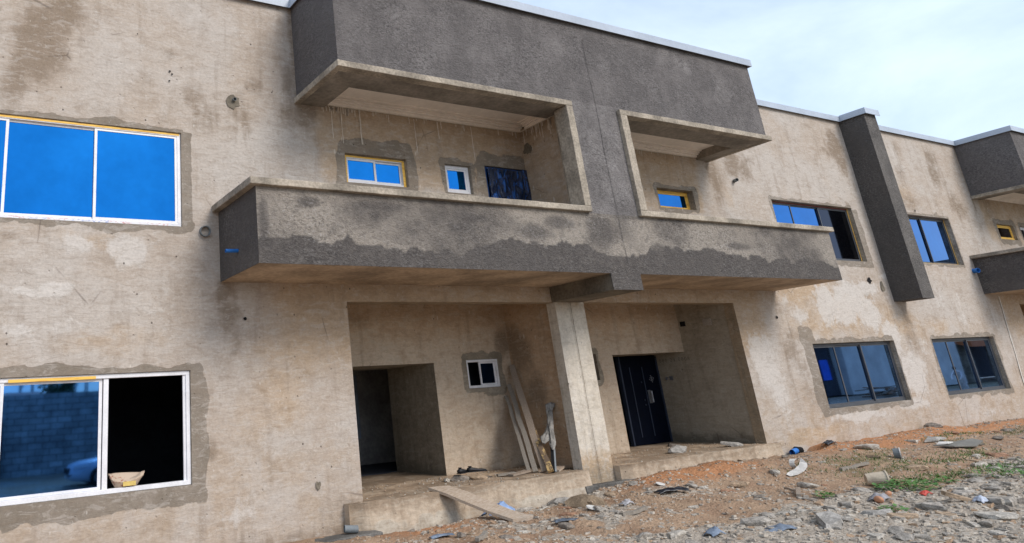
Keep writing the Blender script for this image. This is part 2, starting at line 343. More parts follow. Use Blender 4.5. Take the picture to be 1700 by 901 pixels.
def gattr(x, y):
    red = np.exp(-((x - 1.6) / 2.1) ** 2 - ((y + .9) / .55) ** 2) + np.exp(-((x - 8.5) / 2.6) ** 2 - ((y + .5) / .8) ** 2) + .9 * np.exp(-((x - 14) / 5) ** 2 - ((y + .5) / .9) ** 2) + .7 * np.exp(-((x + 4.6) / 1.2) ** 2 - ((y + .8) / .5) ** 2)
    grass = .6 * sst(.55, .68, fbm(x * .7 + 60, y * 1.3 + 11, 4)) * sst(2.5, 4, x) * sst(-.9, -1.6, y) * sst(-4.5, -3.4, y)
    far = sst(6, 9, -y)
    return np.stack([debris(x, y) * (1 - .7 * far) + .35 * far, np.clip(red, 0, 1), np.clip(grass + far * sst(.45, .6, fbm(x * .15, y * .15, 3)) * (x > 12), 0, 1), np.zeros_like(x)], 1)
def ground_mat():
    N = NT('soil_and_rubble_ground', .97, .1); D, Rr, G, A = N.attr()
    n = N.noise(1.6, 6, .6, .3); n2 = N.noise(7, 6, .65); n3 = N.noise(38, 4, .7); v = N.vor(22)
    c = N.mix(N.mr(n, .35, .65), (.33, .215, .14), (.41, .285, .19))
    br = N.math('MULTIPLY', N.math('SUBTRACT', n2, .5), .8)
    c = N.mix(N.math('MULTIPLY', N.mr(N.math('ADD', Rr, br), .25, .8), .85), c, (.46, .215, .10))
    c = N.mix(N.math('MULTIPLY', N.mr(N.math('ADD', D, br), .3, .65), .9), c, N.mix(N.mr(n3, .4, .6), (.36, .31, .25), (.46, .41, .34)))
    c = N.mix(N.math('MULTIPLY', N.mr(N.math('ADD', G, br), .4, .7), .45), c, (.09, .11, .035))
    c = N.mix(N.math('MULTIPLY', N.mr(n3, .56, .7), .35), c, (.46, .40, .32))
    c = N.mix(N.math('MULTIPLY', N.mr(n2, .48, .34), .25), c, (.15, .105, .07))
    N.color(c); N.bump(N.math('ADD', N.math('MULTIPLY', n2, 1.2), N.math('ADD', N.math('MULTIPLY', n3, .5), N.math('MULTIPLY', v, -.35))), .9, .05)
    return N.m
g = MB()
xs = np.concatenate([[-900, -300, -120, -60, -35, -22], np.arange(-15, -6.6, .3), np.arange(-6.6, 13, .06), np.arange(13, 30, .25), [31, 34, 40, 50, 70, 120, 300, 900]])
ys = np.concatenate([[-900, -300, -120, -70, -45], np.arange(-30, -9, 1.0), np.arange(-9, -6.2, .2), np.arange(-6.2, .3, .06), [.4, .6, 1, 3, 8, 11, 14, 25, 60, 200, 900]])
g.grid(xs, ys, lambda u, v: (u, v, gh(u, v)), attr=gattr)
tag(g.build('ground', ground_mat(), smooth=True), kind='structure')

# ------------------------------------------------------------------ facade stains (x, z, half width, half height, kind, strength)
BL = [
(-10.43, 7.11, 0.43, 0.7, 'D', 1.0), (-10.74, 6.4, 0.24, 0.41, 'D', 0.8), (-10.05, 7.73, 0.38, 0.43, 'D', 0.8), (-9.85, 7.38, 0.28, 0.53, 'D', 0.4),
(-8.31, 7.33, 0.23, 0.14, 'D', 0.55), (-7.95, 6.54, 0.17, 0.28, 'D', 0.6), (-7.9, 6.3, 0.08, 0.05, 'D', 0.9), (-7.58, 6.2, 0.5, 0.24, 'D', 0.5),
(-7.1, 6.38, 0.4, 0.32, 'D', 0.5), (-6.83, 6.93, 0.16, 0.14, 'D', 0.6), (-6.14, 6.56, 0.31, 0.29, 'D', 0.6), (-6.12, 7.22, 0.2, 0.72, 'D', 0.6),
(-5.9, 6.53, 0.25, 0.26, 'D', 0.9), (-6.17, 8.08, 0.18, 0.75, 'D', 0.35), (-5.92, 6.24, 0.5, 0.35, 'D', 0.35), (-10.66, 4.11, 0.24, 0.09, 'D', 0.5),
(-10.14, 3.3, 0.37, 0.1, 'P', 0.9), (-10.46, 3.32, 0.32, 0.08, 'P', 0.8), (-9.88, 2.88, 0.5, 0.29, 'P', 0.45), (-9.75, 3.93, 0.26, 0.18, 'P', 0.8),
(-9.0, 3.91, 0.37, 0.28, 'P', 0.8), (-8.63, 3.14, 0.37, 0.36, 'P', 0.45), (-10.51, 2.68, 0.43, 0.2, 'P', 0.5), (-9.58, 4.03, 0.81, 0.23, 'W', 0.5),
(-9.2, 2.61, 1.08, 0.21, 'W', 0.5), (-9.87, 2.38, 0.84, 0.12, 'D', 0.2), (-7.45, 3.33, 0.16, 0.24, 'D', 0.9), (-7.44, 2.95, 0.18, 0.33, 'D', 0.8),
(-7.32, 2.58, 0.16, 0.37, 'D', 0.6), (-7.21, 2.21, 0.14, 0.45, 'D', 0.35), (-7.62, 3.14, 0.14, 0.37, 'D', 0.35), (-7.09, 1.31, 0.61, 0.51, 'W', 0.5),
(-6.18, 2.56, 0.91, 0.57, 'W', 0.8), (-6.56, 1.72, 0.64, 0.8, 'W', 0.6), (-6.1, 0.7, 0.65, 0.52, 'W', 0.3), (-7.34, 0.08, 0.58, 0.24, 'P', 0.5),
(-8.25, 0.1, 0.53, 0.14, 'P', 0.4), (-6.98, -0.29, 0.59, 0.11, 'D', 0.4), (-7.82, 1.02, 0.11, 0.17, 'D', 0.6), (-7.76, 1.7, 0.08, 0.34, 'D', 0.35),
(-7.81, 1.7, 0.15, 0.1, 'D', 0.4), (-5.41, -0.07, 0.39, 0.26, 'D', 0.5), (-5.7, 0.32, 0.24, 0.12, 'D', 0.25), (-5.72, 0.1, 0.11, 0.09, 'D', 0.6),
(-5.96, -0.13, 0.32, 0.1, 'D', 0.3), (-5.73, 0.58, 0.2, 0.12, 'P', 0.4), (-4.03, 6.9, 1.34, 0.32, 'W', 0.9), (-3.19, 6.75, 1.91, 0.39, 'W', 0.9),
(-1.68, 6.54, 1.02, 0.8, 'W', 0.9), (-3.31, 5.85, 0.9, 0.74, 'W', 0.5), (-5.18, 6.14, 0.39, 0.59, 'W', 0.6), (-3.89, 6.86, 1.83, 0.26, 'D', 0.25),
(-5.32, 6.73, 0.18, 0.15, 'D', 0.5), (-2.98, 6.13, 0.61, 0.15, 'W', 0.4), (-3.19, 6.75, 0.21, 0.16, 'D', 0.4), (-4.61, 6.64, 1.13, 0.43, 'S', 0.9),
(-2.92, 6.53, 1.43, 0.52, 'S', 0.7), (-5.56, 6.1, 0.51, 0.58, 'S', 0.6), (3.96, 6.54, 0.93, 0.47, 'W', 0.9), (3.93, 6.46, 1.41, 0.47, 'S', 0.7),
(5.93, 6.24, 0.35, 0.97, 'D', 0.6), (5.81, 6.55, 0.25, 0.33, 'D', 0.8), (6.77, 6.8, 0.37, 0.43, 'D', 0.8), (7.2, 6.59, 0.38, 0.34, 'D', 0.7),
(7.48, 6.96, 0.5, 0.25, 'D', 0.5), (6.73, 6.06, 0.79, 0.33, 'S', 0.9), (6.37, 5.79, 0.41, 0.49, 'W', 0.5), (12.11, 8.12, 0.31, 0.33, 'D', 0.8),
(12.1, 7.79, 0.41, 0.4, 'D', 0.95), (12.2, 7.42, 0.34, 0.5, 'D', 0.8), (11.53, 7.54, 0.4, 0.1, 'D', 0.6), (12.35, 6.76, 0.41, 0.77, 'D', 0.35),
(10.04, 6.49, 0.43, 0.22, 'D', 0.4), (11.82, 6.08, 0.33, 0.11, 'D', 0.5), (18.02, 8.04, 0.31, 0.37, 'D', 0.8), (17.9, 7.43, 0.35, 0.49, 'D', 0.8),
(15.97, 8.09, 0.28, 0.44, 'D', 0.5), (15.56, 7.23, 0.4, 0.38, 'D', 0.5), (15.57, 6.33, 0.79, 0.37, 'D', 0.6), (15.43, 6.52, 0.62, 0.41, 'W', 0.6),
(18.69, 6.65, 0.53, 0.26, 'D', 0.6), (18.81, 6.34, 0.71, 0.31, 'D', 0.7), (18.93, 6.03, 0.8, 0.22, 'D', 0.5), (18.46, 7.16, 0.26, 0.07, 'D', 0.6),
(21.1, 6.6, 0.58, 0.9, 'D', 0.45), (21.05, 5.94, 0.48, 1.31, 'D', 0.4), (19.92, 5.04, 0.46, 0.83, 'D', 0.3), (8.34, 3.5, 1.68, 0.46, 'W', 0.9),
(9.98, 2.87, 2.44, 0.62, 'W', 0.8), (8.44, 2.57, 1.66, 0.45, 'W', 0.7), (12.54, 2.52, 1.67, 0.65, 'W', 0.7), (10.06, 3.03, 0.59, 0.47, 'P', 1.0),
(9.25, 3.11, 0.4, 0.53, 'P', 0.9), (10.89, 3.19, 0.43, 0.49, 'P', 0.9), (11.32, 2.86, 0.56, 0.45, 'P', 0.9), (8.05, 2.88, 0.53, 0.27, 'P', 0.6),
(7.42, 3.18, 0.41, 0.21, 'P', 0.5), (10.32, 3.52, 0.6, 0.2, 'P', 0.8), (11.58, 3.61, 0.57, 0.2, 'P', 0.9), (8.81, 3.34, 0.22, 0.13, 'P', 0.5),
(12.7, 3.89, 0.4, 0.14, 'P', 0.8), (12.03, 2.2, 0.44, 0.54, 'P', 0.8), (11.96, 1.56, 0.38, 0.62, 'P', 0.8), (12.08, 1.23, 0.38, 0.61, 'P', 0.8),
(12.71, 1.21, 0.65, 0.62, 'P', 0.9), (13.55, 2.0, 0.34, 0.43, 'P', 0.5), (15.4, 3.21, 0.52, 0.4, 'P', 0.5), (16.53, 3.21, 0.55, 0.4, 'P', 0.5),
(16.52, 2.66, 0.7, 0.29, 'P', 0.5), (14.92, 2.5, 1.47, 0.28, 'W', 0.6), (18.24, 2.83, 0.41, 0.56, 'W', 0.4), (13.2, 2.68, 0.34, 0.5, 'D', 0.6),
(13.06, 2.18, 0.4, 0.41, 'D', 0.6), (13.0, 1.77, 0.33, 0.32, 'D', 0.4), (7.14, 2.01, 0.5, 0.42, 'D', 0.6), (7.55, 2.36, 0.62, 0.23, 'D', 0.5),
(7.49, 1.57, 0.4, 0.69, 'D', 0.5), (7.55, 1.0, 0.45, 0.41, 'D', 0.5), (6.05, 1.76, 0.57, 0.8, 'P', 0.75), (6.4, 0.92, 0.47, 0.65, 'P', 0.6),
(6.28, 1.2, 0.38, 0.91, 'P', 0.5), (7.22, 0.05, 1.5, 0.18, 'W', 0.9), (6.65, -0.1, 1.45, 0.18, 'W', 0.8), (7.16, 0.46, 0.49, 0.26, 'W', 0.5),
(9.46, 0.31, 1.68, 0.19, 'P', 0.7), (12.23, 0.44, 0.94, 0.21, 'P', 0.8), (13.29, 0.06, 0.98, 0.18, 'P', 0.4), (13.02, 0.16, 0.51, 0.12, 'D', 0.4),
(16.01, -0.12, 2.26, 0.19, 'P', 0.5), (10.97, -0.08, 1.8, 0.11, 'W', 0.6), (5.82, 2.89, 0.33, 0.34, 'D', 0.2), (7.11, 3.18, 0.3, 0.44, 'D', 0.5),
(6.95, 2.59, 0.3, 0.43, 'D', 0.35)
]
def rect_d(x, z, r):   # signed-ish distance outside rectangle
    dx = np.maximum(np.maximum(r[0] - x, x - r[1]), 0); dz = np.maximum(np.maximum(r[2] - z, z - r[3]), 0); return np.hypot(dx, dz)
def facade_attr(holes, surr, ox=0, warm_porch=True):
    def f(x, z):
        a = np.zeros((len(x), 4)); ch = {'D': 0, 'P': 1, 'W': 3}
        qx = x + (fbm(x * 2.1, z * 2.1 + 3, 3) - .5) * .35; qz = z + (fbm(x * 2.1 + 9, z * 2.1, 3) - .5) * .35
        for bx, bz, rx, rz, k, s in BL:
            if k == 'S': continue
            d = ((qx - bx) / (rx * 1.15)) ** 2 + ((qz - bz) / (rz * 1.15)) ** 2
            a[:, ch[k]] = np.maximum(a[:, ch[k]], s * np.exp(-d * .9))
        px = x + (fbm(x * 1.3 + 5, z * 1.3, 3) - .5) * .14 + (fbm(x * 4, z * 4 + 8, 4) - .5) * .15; pz = z + (fbm(x * 1.3 + 77, z * 1.3, 3) - .5) * .12 + (fbm(x * 4 + 3, z * 4, 4) - .5) * .15
        for r, wdt in surr:
            d = rect_d(px, pz, r); wn = wdt * (.6 + 1.0 * fbm(x * 1.7 + r[0], z * 1.7 + 31, 3))
            a[:, 2] = np.maximum(a[:, 2], sst(wn * 1.5, wn * .5, d))
        xx = x - ox
        # warm sheltered render around the porches and on the balcony wall
        for cx in (-2.7, 2.7):
            a[:, 3] = np.maximum(a[:, 3], .75 * sst(1.2, .2, rect_d(xx, z, (cx - 3.4, cx + 3.2, 2.6, 3.5))))
        a[:, 3] = np.maximum(a[:, 3], .7 * sst(.5, .05, rect_d(xx, z, (-5.4, 5.0, 5.5, 6.9))))
        a[:, 3] = np.maximum(a[:, 3], .45 * sst(2.2, .4, z) ); a[:, 1] = np.maximum(a[:, 1], .30 * sst(6.0, 7.2, z) * sst(.35, .6, fbm(x * .6 + 4, z * .9, 3)))
        # damp against the projecting box and along the wall foot
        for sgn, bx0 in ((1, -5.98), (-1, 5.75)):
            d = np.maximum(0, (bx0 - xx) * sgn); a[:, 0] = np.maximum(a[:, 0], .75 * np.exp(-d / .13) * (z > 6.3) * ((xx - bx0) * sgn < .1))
        a[:, 0] = np.maximum(a[:, 0], .5 * np.exp(-np.maximum(0, z + .35) / .12))
        return a
    return f

def win(parent, r, y, mull, mat, glass, open_=(), fw=.055, top=None, right=None, bottom=None, left=None, name='window', sash=True, label=None):
    """sliding window: frame, sashes, panes, in the wall opening r"""
    x0, x1, z0, z1 = r; e = .004
    x0 += e; x1 -= e; z0 += e; z1 -= e
    f = MB(); d0, d1 = y, y + .09
    f.box(x0, x1, d0, d1, z0, z0 + fw); f.box(x0, x1, d0, d1, z1 - fw, z1)
    f.box(x0, x0 + fw, d0, d1, z0 + fw, z1 - fw); f.box(x1 - fw, x1, d0, d1, z0 + fw, z1 - fw)
    wd = f.build(name, mat, parent, origin=((x0 + x1) / 2, y, z0), bevel=.004)
    if label: wd['label'] = label
    edges = [x0 + fw] + list(mull) + [x1 - fw]; mw = fw * .75
    for i, (a, b) in enumerate(zip(edges[:-1], edges[1:])):
        if i in open_: continue
        yy = d0 + .012 + (.032 if i % 2 else .0)
        aa = a - (mw / 2 if i else 0); bb = b + (mw / 2 if i < len(edges) - 2 else 0)
        if sash:
            s = MB(); sw = mw; zz0, zz1 = z0 + fw + .002, z1 - fw - .002
            s.box(aa, aa + sw, yy, yy + .028, zz0, zz1); s.box(bb - sw, bb, yy, yy + .028, zz0, zz1)
            s.box(aa + sw, bb - sw, yy, yy + .028, zz0, zz0 + sw * .8); s.box(aa + sw, bb - sw, yy, yy + .028, zz1 - sw * .8, zz1)
            s.build('sash', mat, wd)
            p = MB().box(aa + sw - .003, bb - sw + .003, yy + .012, yy + .018, zz0 + sw * .8 - .003, zz1 - sw * .8 + .003)
        else: p = MB().box(a, b, yy + .012, yy + .018, z0 + fw, z1 - fw)
        p.build('pane', glass[i] if isinstance(glass, (list, tuple)) else glass, wd)
    for k, m in (('top', top), ('right', right), ('bottom', bottom), ('left', left)):
        if m is None: continue
        t = MB(); th = fw * (.62 if k == 'top' or x1 - x0 > 2 else 1.0)
        if k == 'top': t.box(x0 + .02, x1 - .02, d0 - .006, d0 - .002, z1 - th - .006, z1 - .006)
        if k == 'bottom': t.box(x0 + .02, x1 - .02, d0 - .006, d0 - .002, z0 + .006, z0 + .006 + th)
        if k == 'right': t.box(x1 - th - .006, x1 - .006, d0 - .010, d0 - .006, z0 + .02, z1 - .02)
        if k == 'left': t.box(x0 + .006, x0 + th + .006, d0 - .010, d0 - .006, z0 + .02, z1 - .02)
        t.build('protective_film', m, wd)
    return wd

def reveals(mb, r, y0, y1, bottom=True):
    x0, x1, z0, z1 = r
    mb.add([(x0, y0, z0), (x0, y1, z0), (x0, y1, z1), (x0, y0, z1)], [(3, 2, 1, 0)])
    mb.add([(x1, y0, z0), (x1, y1, z0), (x1, y1, z1), (x1, y0, z1)], [(0, 1, 2, 3)])
    mb.add([(x0, y0, z1), (x0, y1, z1), (x1, y1, z1), (x1, y0, z1)], [(3, 2, 1, 0)])
    if bottom: mb.add([(x0, y0, z0), (x0, y1, z0), (x1, y1, z0), (x1, y0, z0)], [(0, 1, 2, 3)])
def const(*c):
    return lambda u, v: np.tile(np.array(c, float), (len(u), 1))
DF, TF = -1.55, -1.635

def unit(B, ox, xa, xb, holes, surr, res, full):
    """one pair of houses: everything in world metres, ox = centre line"""
    def X(*a): return tuple(ox + q for q in a)
    # front wall with its openings
    w_ = MB(); pl, pr = X(-5.262, -.417), X(.388, 5.368)
    allh = holes + [(pl[0], pr[1], -1, 3.141)]
    bu = brk([xa, xb] + [q for h in allh for q in h[:2]], res); bv = brk([-.7, 8.70, 3.141] + [q for h in holes for q in h[2:]], res)
    def keep(U, V):
        k = np.ones(U.shape, bool)
        for h in allh: k &= ~((U > h[0]) & (U < h[1]) & (V > h[2]) & (V < h[3]))
        return k
    base = facade_attr(holes, surr, ox)
    uneven = lambda u, v: (u, (fbm(u * .8 + 3, v * .8, 2) - .5) * .012, v)
    w_.mi = 0; w_.grid(bu, bv, uneven, keep, attr=base)
    w_.mi = 1
    for h in holes: reveals(w_, h, .004, .22)
    w_.box(xa, xb, .225, .235, 8.3, 8.71, skip='')           # back of the parapet
    wl = w_.build('wall', [WALL, CEM], B, smooth=False)
    # porch lintel soffit and jambs
    p = MB()
    for a, b in (pl, pr):
        p.add([(a, .0, 3.141), (a, .25, 3.141), (b, .25, 3.141), (b, .0, 3.141)], [(0, 1, 2, 3)])
        p.add([(a, .25, 3.141), (a, .25, 3.34), (b, .25, 3.34), (b, .25, 3.141)], [(0, 1, 2, 3)])
    for a, s in ((pl[0], 1), (pr[1], -1)):
        p.add([(a, 0, -.5), (a, .25, -.5), (a, .25, 3.141), (a, 0, 3.141)], [(0, 1, 2, 3)]); p.add([(a, .25, 0), (a - s * .02, .25, 0), (a - s * .02, .25, 3.338), (a, .25, 3.338)], [(0, 1, 2, 3)])
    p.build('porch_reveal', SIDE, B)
    # column between the porches
    ca, cb = X(-.417, .388); c = MB(); cr = brk([ca, ca + .41, cb], .05); cz = brk([-.55, 3.139], .05)
    def ca_attr(u, v):
        a = np.zeros((len(u), 4)); a[:, 3] = .8 * sst(.7, .0, v) + .5 * sst(2.7, 3.1, v); a[:, 0] = .55 * sst(.25, -.1, v) + .35 * np.exp(-((v - 2.4) / .5) ** 2) * (u < ox) + .5 * np.exp(-((v - 1.55) / .12) ** 2) * (u > ox); a[:, 1] = .35; return a
    groove = lambda u: -.012 * (np.abs(u - ox) > .012) 
    c.grid(brk([ca, ox - .012, ox + .012, cb], .05), cz, lambda u, v: (u, groove(u) + .02 * sst(.1, -.3, v) * (fbm(u * 6, v * 6) - .5), v), attr=ca_attr)
    for a, fl in ((ca, True), (cb, False)):
        c.grid(brk([-.012, .22], .06), cz, lambda u, v, a=a: (np.full_like(u, a), u, v), flip=fl, attr=const(.25, 0, .2, .3))
    c.add([(ca, .22, -.5), (cb, .22, -.5), (cb, .22, 3.139), (ca, .22, 3.139)], [(3, 2, 1, 0)])
    c.build('column', COLUMN, B)
    # porch rooms
    r = MB(); wr = (ox - 1.505, ox - .64, 1.597, 2.178); wr2 = (ox + 1.40, ox + 2.25, 1.597, 2.178)
    for (a, b, n0, n1, wn, da) in ((ox - 5.285, ox - .28, ox - 5.285, ox - 2.345, wr, 1), (ox + .26, ox + 5.39, ox + 2.79, ox + 5.39, wr2, 0)):
        hs = [(n0, n1, -.1, 2.143), wn]; by = 1.65 if da else 1.56
        def kp(U, V, hs=hs):
            k = np.ones(U.shape, bool)
            for h in hs: k &= ~((U > h[0]) & (U < h[1]) & (V > h[2]) & (V < h[3]))
            return k
        def at(u, v, wn=wn, da=da):
            o = np.zeros((len(u), 4)); d = rect_d(u, v, wn); o[:, 2] = sst(.18, .05, d + (fbm(u * 3.5, v * 3.5, 4) - .5) * .22); o[:, 3] = .35 + .3 * sst(2.2, 3, v)
            if da: o[:, 0] = np.maximum(.9 * np.exp(-((u - ox + .45) / .3) ** 2 - ((v - 2.5) / .35) ** 2), .5 * np.exp(-((u - ox + 4.3) / .7) ** 2 - ((v - 3.0) / .2) ** 2))
            o[:, 0] = np.maximum(o[:, 0], .5 * np.exp(-v / .12)); return o
        r.mi = 0; r.grid(brk([a, b] + [q for h in hs for q in h[:2]], .06), brk([-.02, 3.338] + [q for h in hs for q in h[2:]], .06), lambda u, v: (u, np.full_like(u, by), v), kp, attr=at)
        r.mi = 1; reveals(r, wn, by + .002, by + .2)
        dep = 3.4 if da else 2.52
        # lintel underside and the jamb of the entrance recess
        r.add([(n0, by, 2.143), (n1, by, 2.143), (n1, dep, 2.143), (n0, dep, 2.143)], [(0, 3, 2, 1)])
        xj = n1 if da else n0
        r.mi = 2; r.grid(brk([by, dep], .08), brk([-.02, 2.143], .08), lambda u, v, xj=xj: (np.full_like(u, xj), u + (.03 * (fbm(v * 5, v * 5) - .5) if da else 0) * (u > dep - .02), v), flip=bool(da), attr=lambda u, v: np.stack([.5 * np.exp(-v / .1) + .45, 0 * u, 0 * u, .1 + 0 * u], 1))  # overall dark tone on the jamb carries its weaker light
    # partition between the porches, side walls
    r.mi = 0
    def pa(u, v):
        o = np.zeros((len(u), 4)); o[:, 2] = 1.0 * sst(.32, .24, u); o[:, 3] = .8
        o[:, 0] = np.maximum(.95 * np.exp(-((u - 1.35) / .45) ** 2 - ((v - 2.4 + .4 * (1.5 - u)) / .55) ** 2), .75 * np.exp(-((u - 1.0) / .35) ** 2 - ((v - 1.5) / .5) ** 2)); o[:, 1] = .25 * np.exp(-((u - .45) / .12) ** 2)
        o[:, 0] = np.maximum(o[:, 0], .5 * np.exp(-v / .12)); return o
    r.grid(brk([.22, 1.65], .05), brk([-.02, 3.338], .05), lambda u, v: (np.full_like(u, ox - .28), u, v), flip=True, attr=pa)
    r.grid(brk([.22, 1.56], .1), brk([-.02, 3.338], .1), lambda u, v: (np.full_like(u, ox + .26), u, v), attr=const(0, 0, 0, .5))
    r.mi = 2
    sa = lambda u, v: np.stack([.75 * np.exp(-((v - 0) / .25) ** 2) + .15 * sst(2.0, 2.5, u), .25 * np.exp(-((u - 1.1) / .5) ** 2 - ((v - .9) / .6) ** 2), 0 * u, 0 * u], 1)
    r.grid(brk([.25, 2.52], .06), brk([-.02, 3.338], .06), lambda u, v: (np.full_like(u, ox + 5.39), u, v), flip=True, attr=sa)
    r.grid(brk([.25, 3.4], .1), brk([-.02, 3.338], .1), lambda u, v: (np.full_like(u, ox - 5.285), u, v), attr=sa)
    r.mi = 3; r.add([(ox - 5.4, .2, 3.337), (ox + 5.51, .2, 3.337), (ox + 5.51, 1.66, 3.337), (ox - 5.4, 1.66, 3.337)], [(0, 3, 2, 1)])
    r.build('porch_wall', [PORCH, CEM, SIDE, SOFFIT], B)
    # floor slabs of the porches
    for a, b, nm in ((ox - 5.62, ox - .42, 0), (ox + .40, ox + 5.62, 1)):
        s = MB()
        def sl(u, v, a=a):
            o = np.zeros((len(u), 4)); o[:, 0] = .42 + .5 * sst(.3, .8, fbm(u * 1.3, v * 5 + 3)) * sst(-.2, -.02, v); o[:, 1] = .9 * sst(-.22, -.34, v) * sst(.4, .6, fbm(u * 1.1 + 8, v * 1 + 5)); o[:, 3] = .3; return o
        s.grid(brk([a, b], .05), brk([-.75, -.01], .05), lambda u, v, a=a: (u, (-.155 - .05 * sst(-.05, -.5, v)) * sst(a, a + .38, u) * (1 if a < ox else 1) + (fbm(u * 2, v * 2) - .5) * .03 * sst(a, a + .38, u) - .004, v), attr=sl)
        s.grid(brk([a, b], .05), brk([-.155, 3.4], .06), lambda u, v, a=a: (u, np.maximum(v, -.165 * sst(a, a + .38, u) - .004), -.012 + (fbm(u * 3, v * 3) - .5) * .03 * (v > -.14) - .012 * sst(-.1, -.155, v)), attr=lambda u, v: np.stack([.45 + .5 * sst(.45, .6, fbm(u * 1.5, v * 1.5)), .5 * np.exp(-((v + .1) / .12) ** 2) * sst(.4, .6, fbm(u * 2, v * 2 + 4)), 0 * u, .6 + 0 * u], 1))
        if nm == 0:
            s.grid(brk([-.155, .2], .1), brk([-.75, -.01], .1), lambda u, v, a=a: (np.full_like(u, a), u, v), flip=True)
        else:
            s.grid(brk([-.155, .2], .1), brk([-.75, -.01], .1), lambda u, v, a=a: (np.full_like(u, a), u, v), flip=True); s.grid(brk([-.155, .2], .1), brk([-.75, -.01], .1), lambda u, v, b=b: (np.full_like(u, b), u, v))
        s.build('porch_floor', PORCH, B)
    # projecting rough-cast screen: lower band, pier, upper band, beam end
    lx0, lx1, ux0, ux1 = X(-7.55, 7.22, -5.97, 5.735); px0, px1 = X(-.75, .60); bx0, bx1 = X(-.488, .32)
    def keep2(U, V):
        return ((V > 3.444) & (V < 4.585)) | ((U > px0) & (U < px1) & (V > 4.5) & (V < 6.9)) | ((V > 6.84) & (U > ux0) & (U < ux1)) | ((U > bx0) & (U < bx1) & (V < 3.45))
    def rough_attr(u, v):
        o = np.zeros((len(u), 4)); xx = u - ox
        lowb = sst(6.3, 5.0, v)
        edge = 3.84 + .20 * (fbm(xx * .7 + 2, xx * 0 + 1, 3) - .5) * 2 + .34 * (fbm(xx * 3.1 + 12, v * 2.2, 5) - .5)
        o[:, 1] = np.where(v < 5, .75 * sst(.25, .75, fbm(xx * .55 + 7, v * 1.2, 3)) + .25, .12 * (v > 6.8) * sst(.5, .8, fbm(xx * .4, v * .7 + 9, 3)) * 2)
        o[:, 1] = np.where((v < 5) & (v < edge), o[:, 1] * .1, o[:, 1])
        o[:, 0] = np.maximum(sst(.07, -.05, v - edge), .30 * (v < 5) * sst(.45, .65, fbm(xx * 2.2 + 5, v * 2.6, 4)))
        for bx, bz, rx, rz in ((-5.4, 4.42, .7, .12), (-6.7, 4.4, .35, .14), (-2.2, 4.15, .55, .22), (-1.6, 4.35, .6, .2), (-.55, 4.2, .5, .6), (-7.45, 4.0, .12, .6), (-3.6, 4.33, .5, .1), (1.0, 3.95, .35, .18), (3.6, 4.1, .6, .12), (.0, 3.5, .6, .4)):
            o[:, 0] = np.maximum(o[:, 0], .8 * np.exp(-((xx - bx) / rx) ** 2 - ((v - bz) / rz) ** 2))
        pier = (np.abs(xx + .07) < .8) & (v > 4.5) & (v < 6.9); o[pier, 1] = .38; o[pier, 0] = .3 * np.abs(xx[pier])
        o[:, 1] += .5 * (v > 6.8) * (np.exp(-((xx - 3.3) / .12) ** 2 - ((v - 8.25) / .22) ** 2) + .7 * np.exp(-((xx - 4.3) / .2) ** 2 - ((v - 7.8) / .3) ** 2) + .5 * np.exp(-((xx + 3.4) / .8) ** 2 - ((v - 7.4) / .4) ** 2))
        return o
    jx = lambda z: .035 * np.sin(z * 2.1)
    U = brk([lx0, lx1, ux0, ux1, px0, px1, bx0, bx1, ox - .01, ox + .01], res)
    s = MB(); s.grid(U, brk([3.141, 3.444, 4.585, 6.84, 8.76], res), lambda u, v: (u, DF + .012 * (np.abs(u - ox) < .008) + (fbm(u * 1.1, v * 1.1) - .5) * .016, v), keep2, attr=rough_attr)
    # sides, their weaker light painted in as a darker tone
    side_shade = lambda u, v: np.stack([.75 + 0 * u, .1 + .35 * sst(.5, .7, fbm(u * 2, v * 2)), 0 * u, 0 * u], 1)
    for xx_, z0, z1, fl in ((lx0, 3.444, 4.585, True), (lx1, 3.444, 4.585, False), (ux0, 6.84, 8.76, True), (ux1, 6.84, 8.76, False)):
        s.grid(brk([DF, .02], .06), brk([z0, z1], .06), lambda u, v, q=xx_: (np.full_like(u, q), u, v), flip=fl, attr=side_shade)
    lo = [i for i, f in enumerate(s.f)]
    V = np.concatenate(s.v)
    s.m = [1 if np.mean([V[k][2] for k in f]) > 4.6 else 0 for f in s.f]
    s.build('roughcast_facing', [ROUGH_LO, ROUGH_UP], B)
    # concrete behind the facing: balcony floor, parapet inner faces, pier, fascia inner faces
    k = MB()
    k.box(lx0 + .01, lx1 - .01, DF + .02, 0.0, 3.444, 3.62)
    k.build('balcony_floor', SOFFIT, B)
    k = MB()
    k.box(lx0 + .01, px0, DF + .022, DF + .18, 3.63, 4.58); k.box(px1, lx1 - .01, DF + .022, DF + .18, 3.63, 4.58)
    k.box(lx0 + .01, lx0 + .17, DF + .19, 0, 3.63, 4.58); k.box(lx1 - .17, lx1 - .01, DF + .19, 0, 3.63, 4.58)
    k.box(px0 + .002, px1 - .002, DF + .022, DF + .42, 3.63, 6.84)
    k.box(ux0 + .01, ux1 - .01, DF + .022, DF + .2, 6.845, 8.74); k.box(ux0 + .01, ux0 + .2, DF + .21, 0, 6.845, 8.74); k.box(ux1 - .2, ux1 - .01, DF + .21, 0, 6.845, 8.74)
    k.build('balcony_parapet', CEM, B)
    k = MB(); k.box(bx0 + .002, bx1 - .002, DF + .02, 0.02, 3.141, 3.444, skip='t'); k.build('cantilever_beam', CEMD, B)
    # smooth cement partition between the two balconies
    q = MB()
    def qa(u, v):
        o = np.zeros((len(u), 4)); o[:, 0] = np.maximum(.9 * sst(6.35, 6.8, v) * sst(-1.15, -.7, u) * .8, .2); o[:, 3] = .7; o[:, 2] = 0; return o
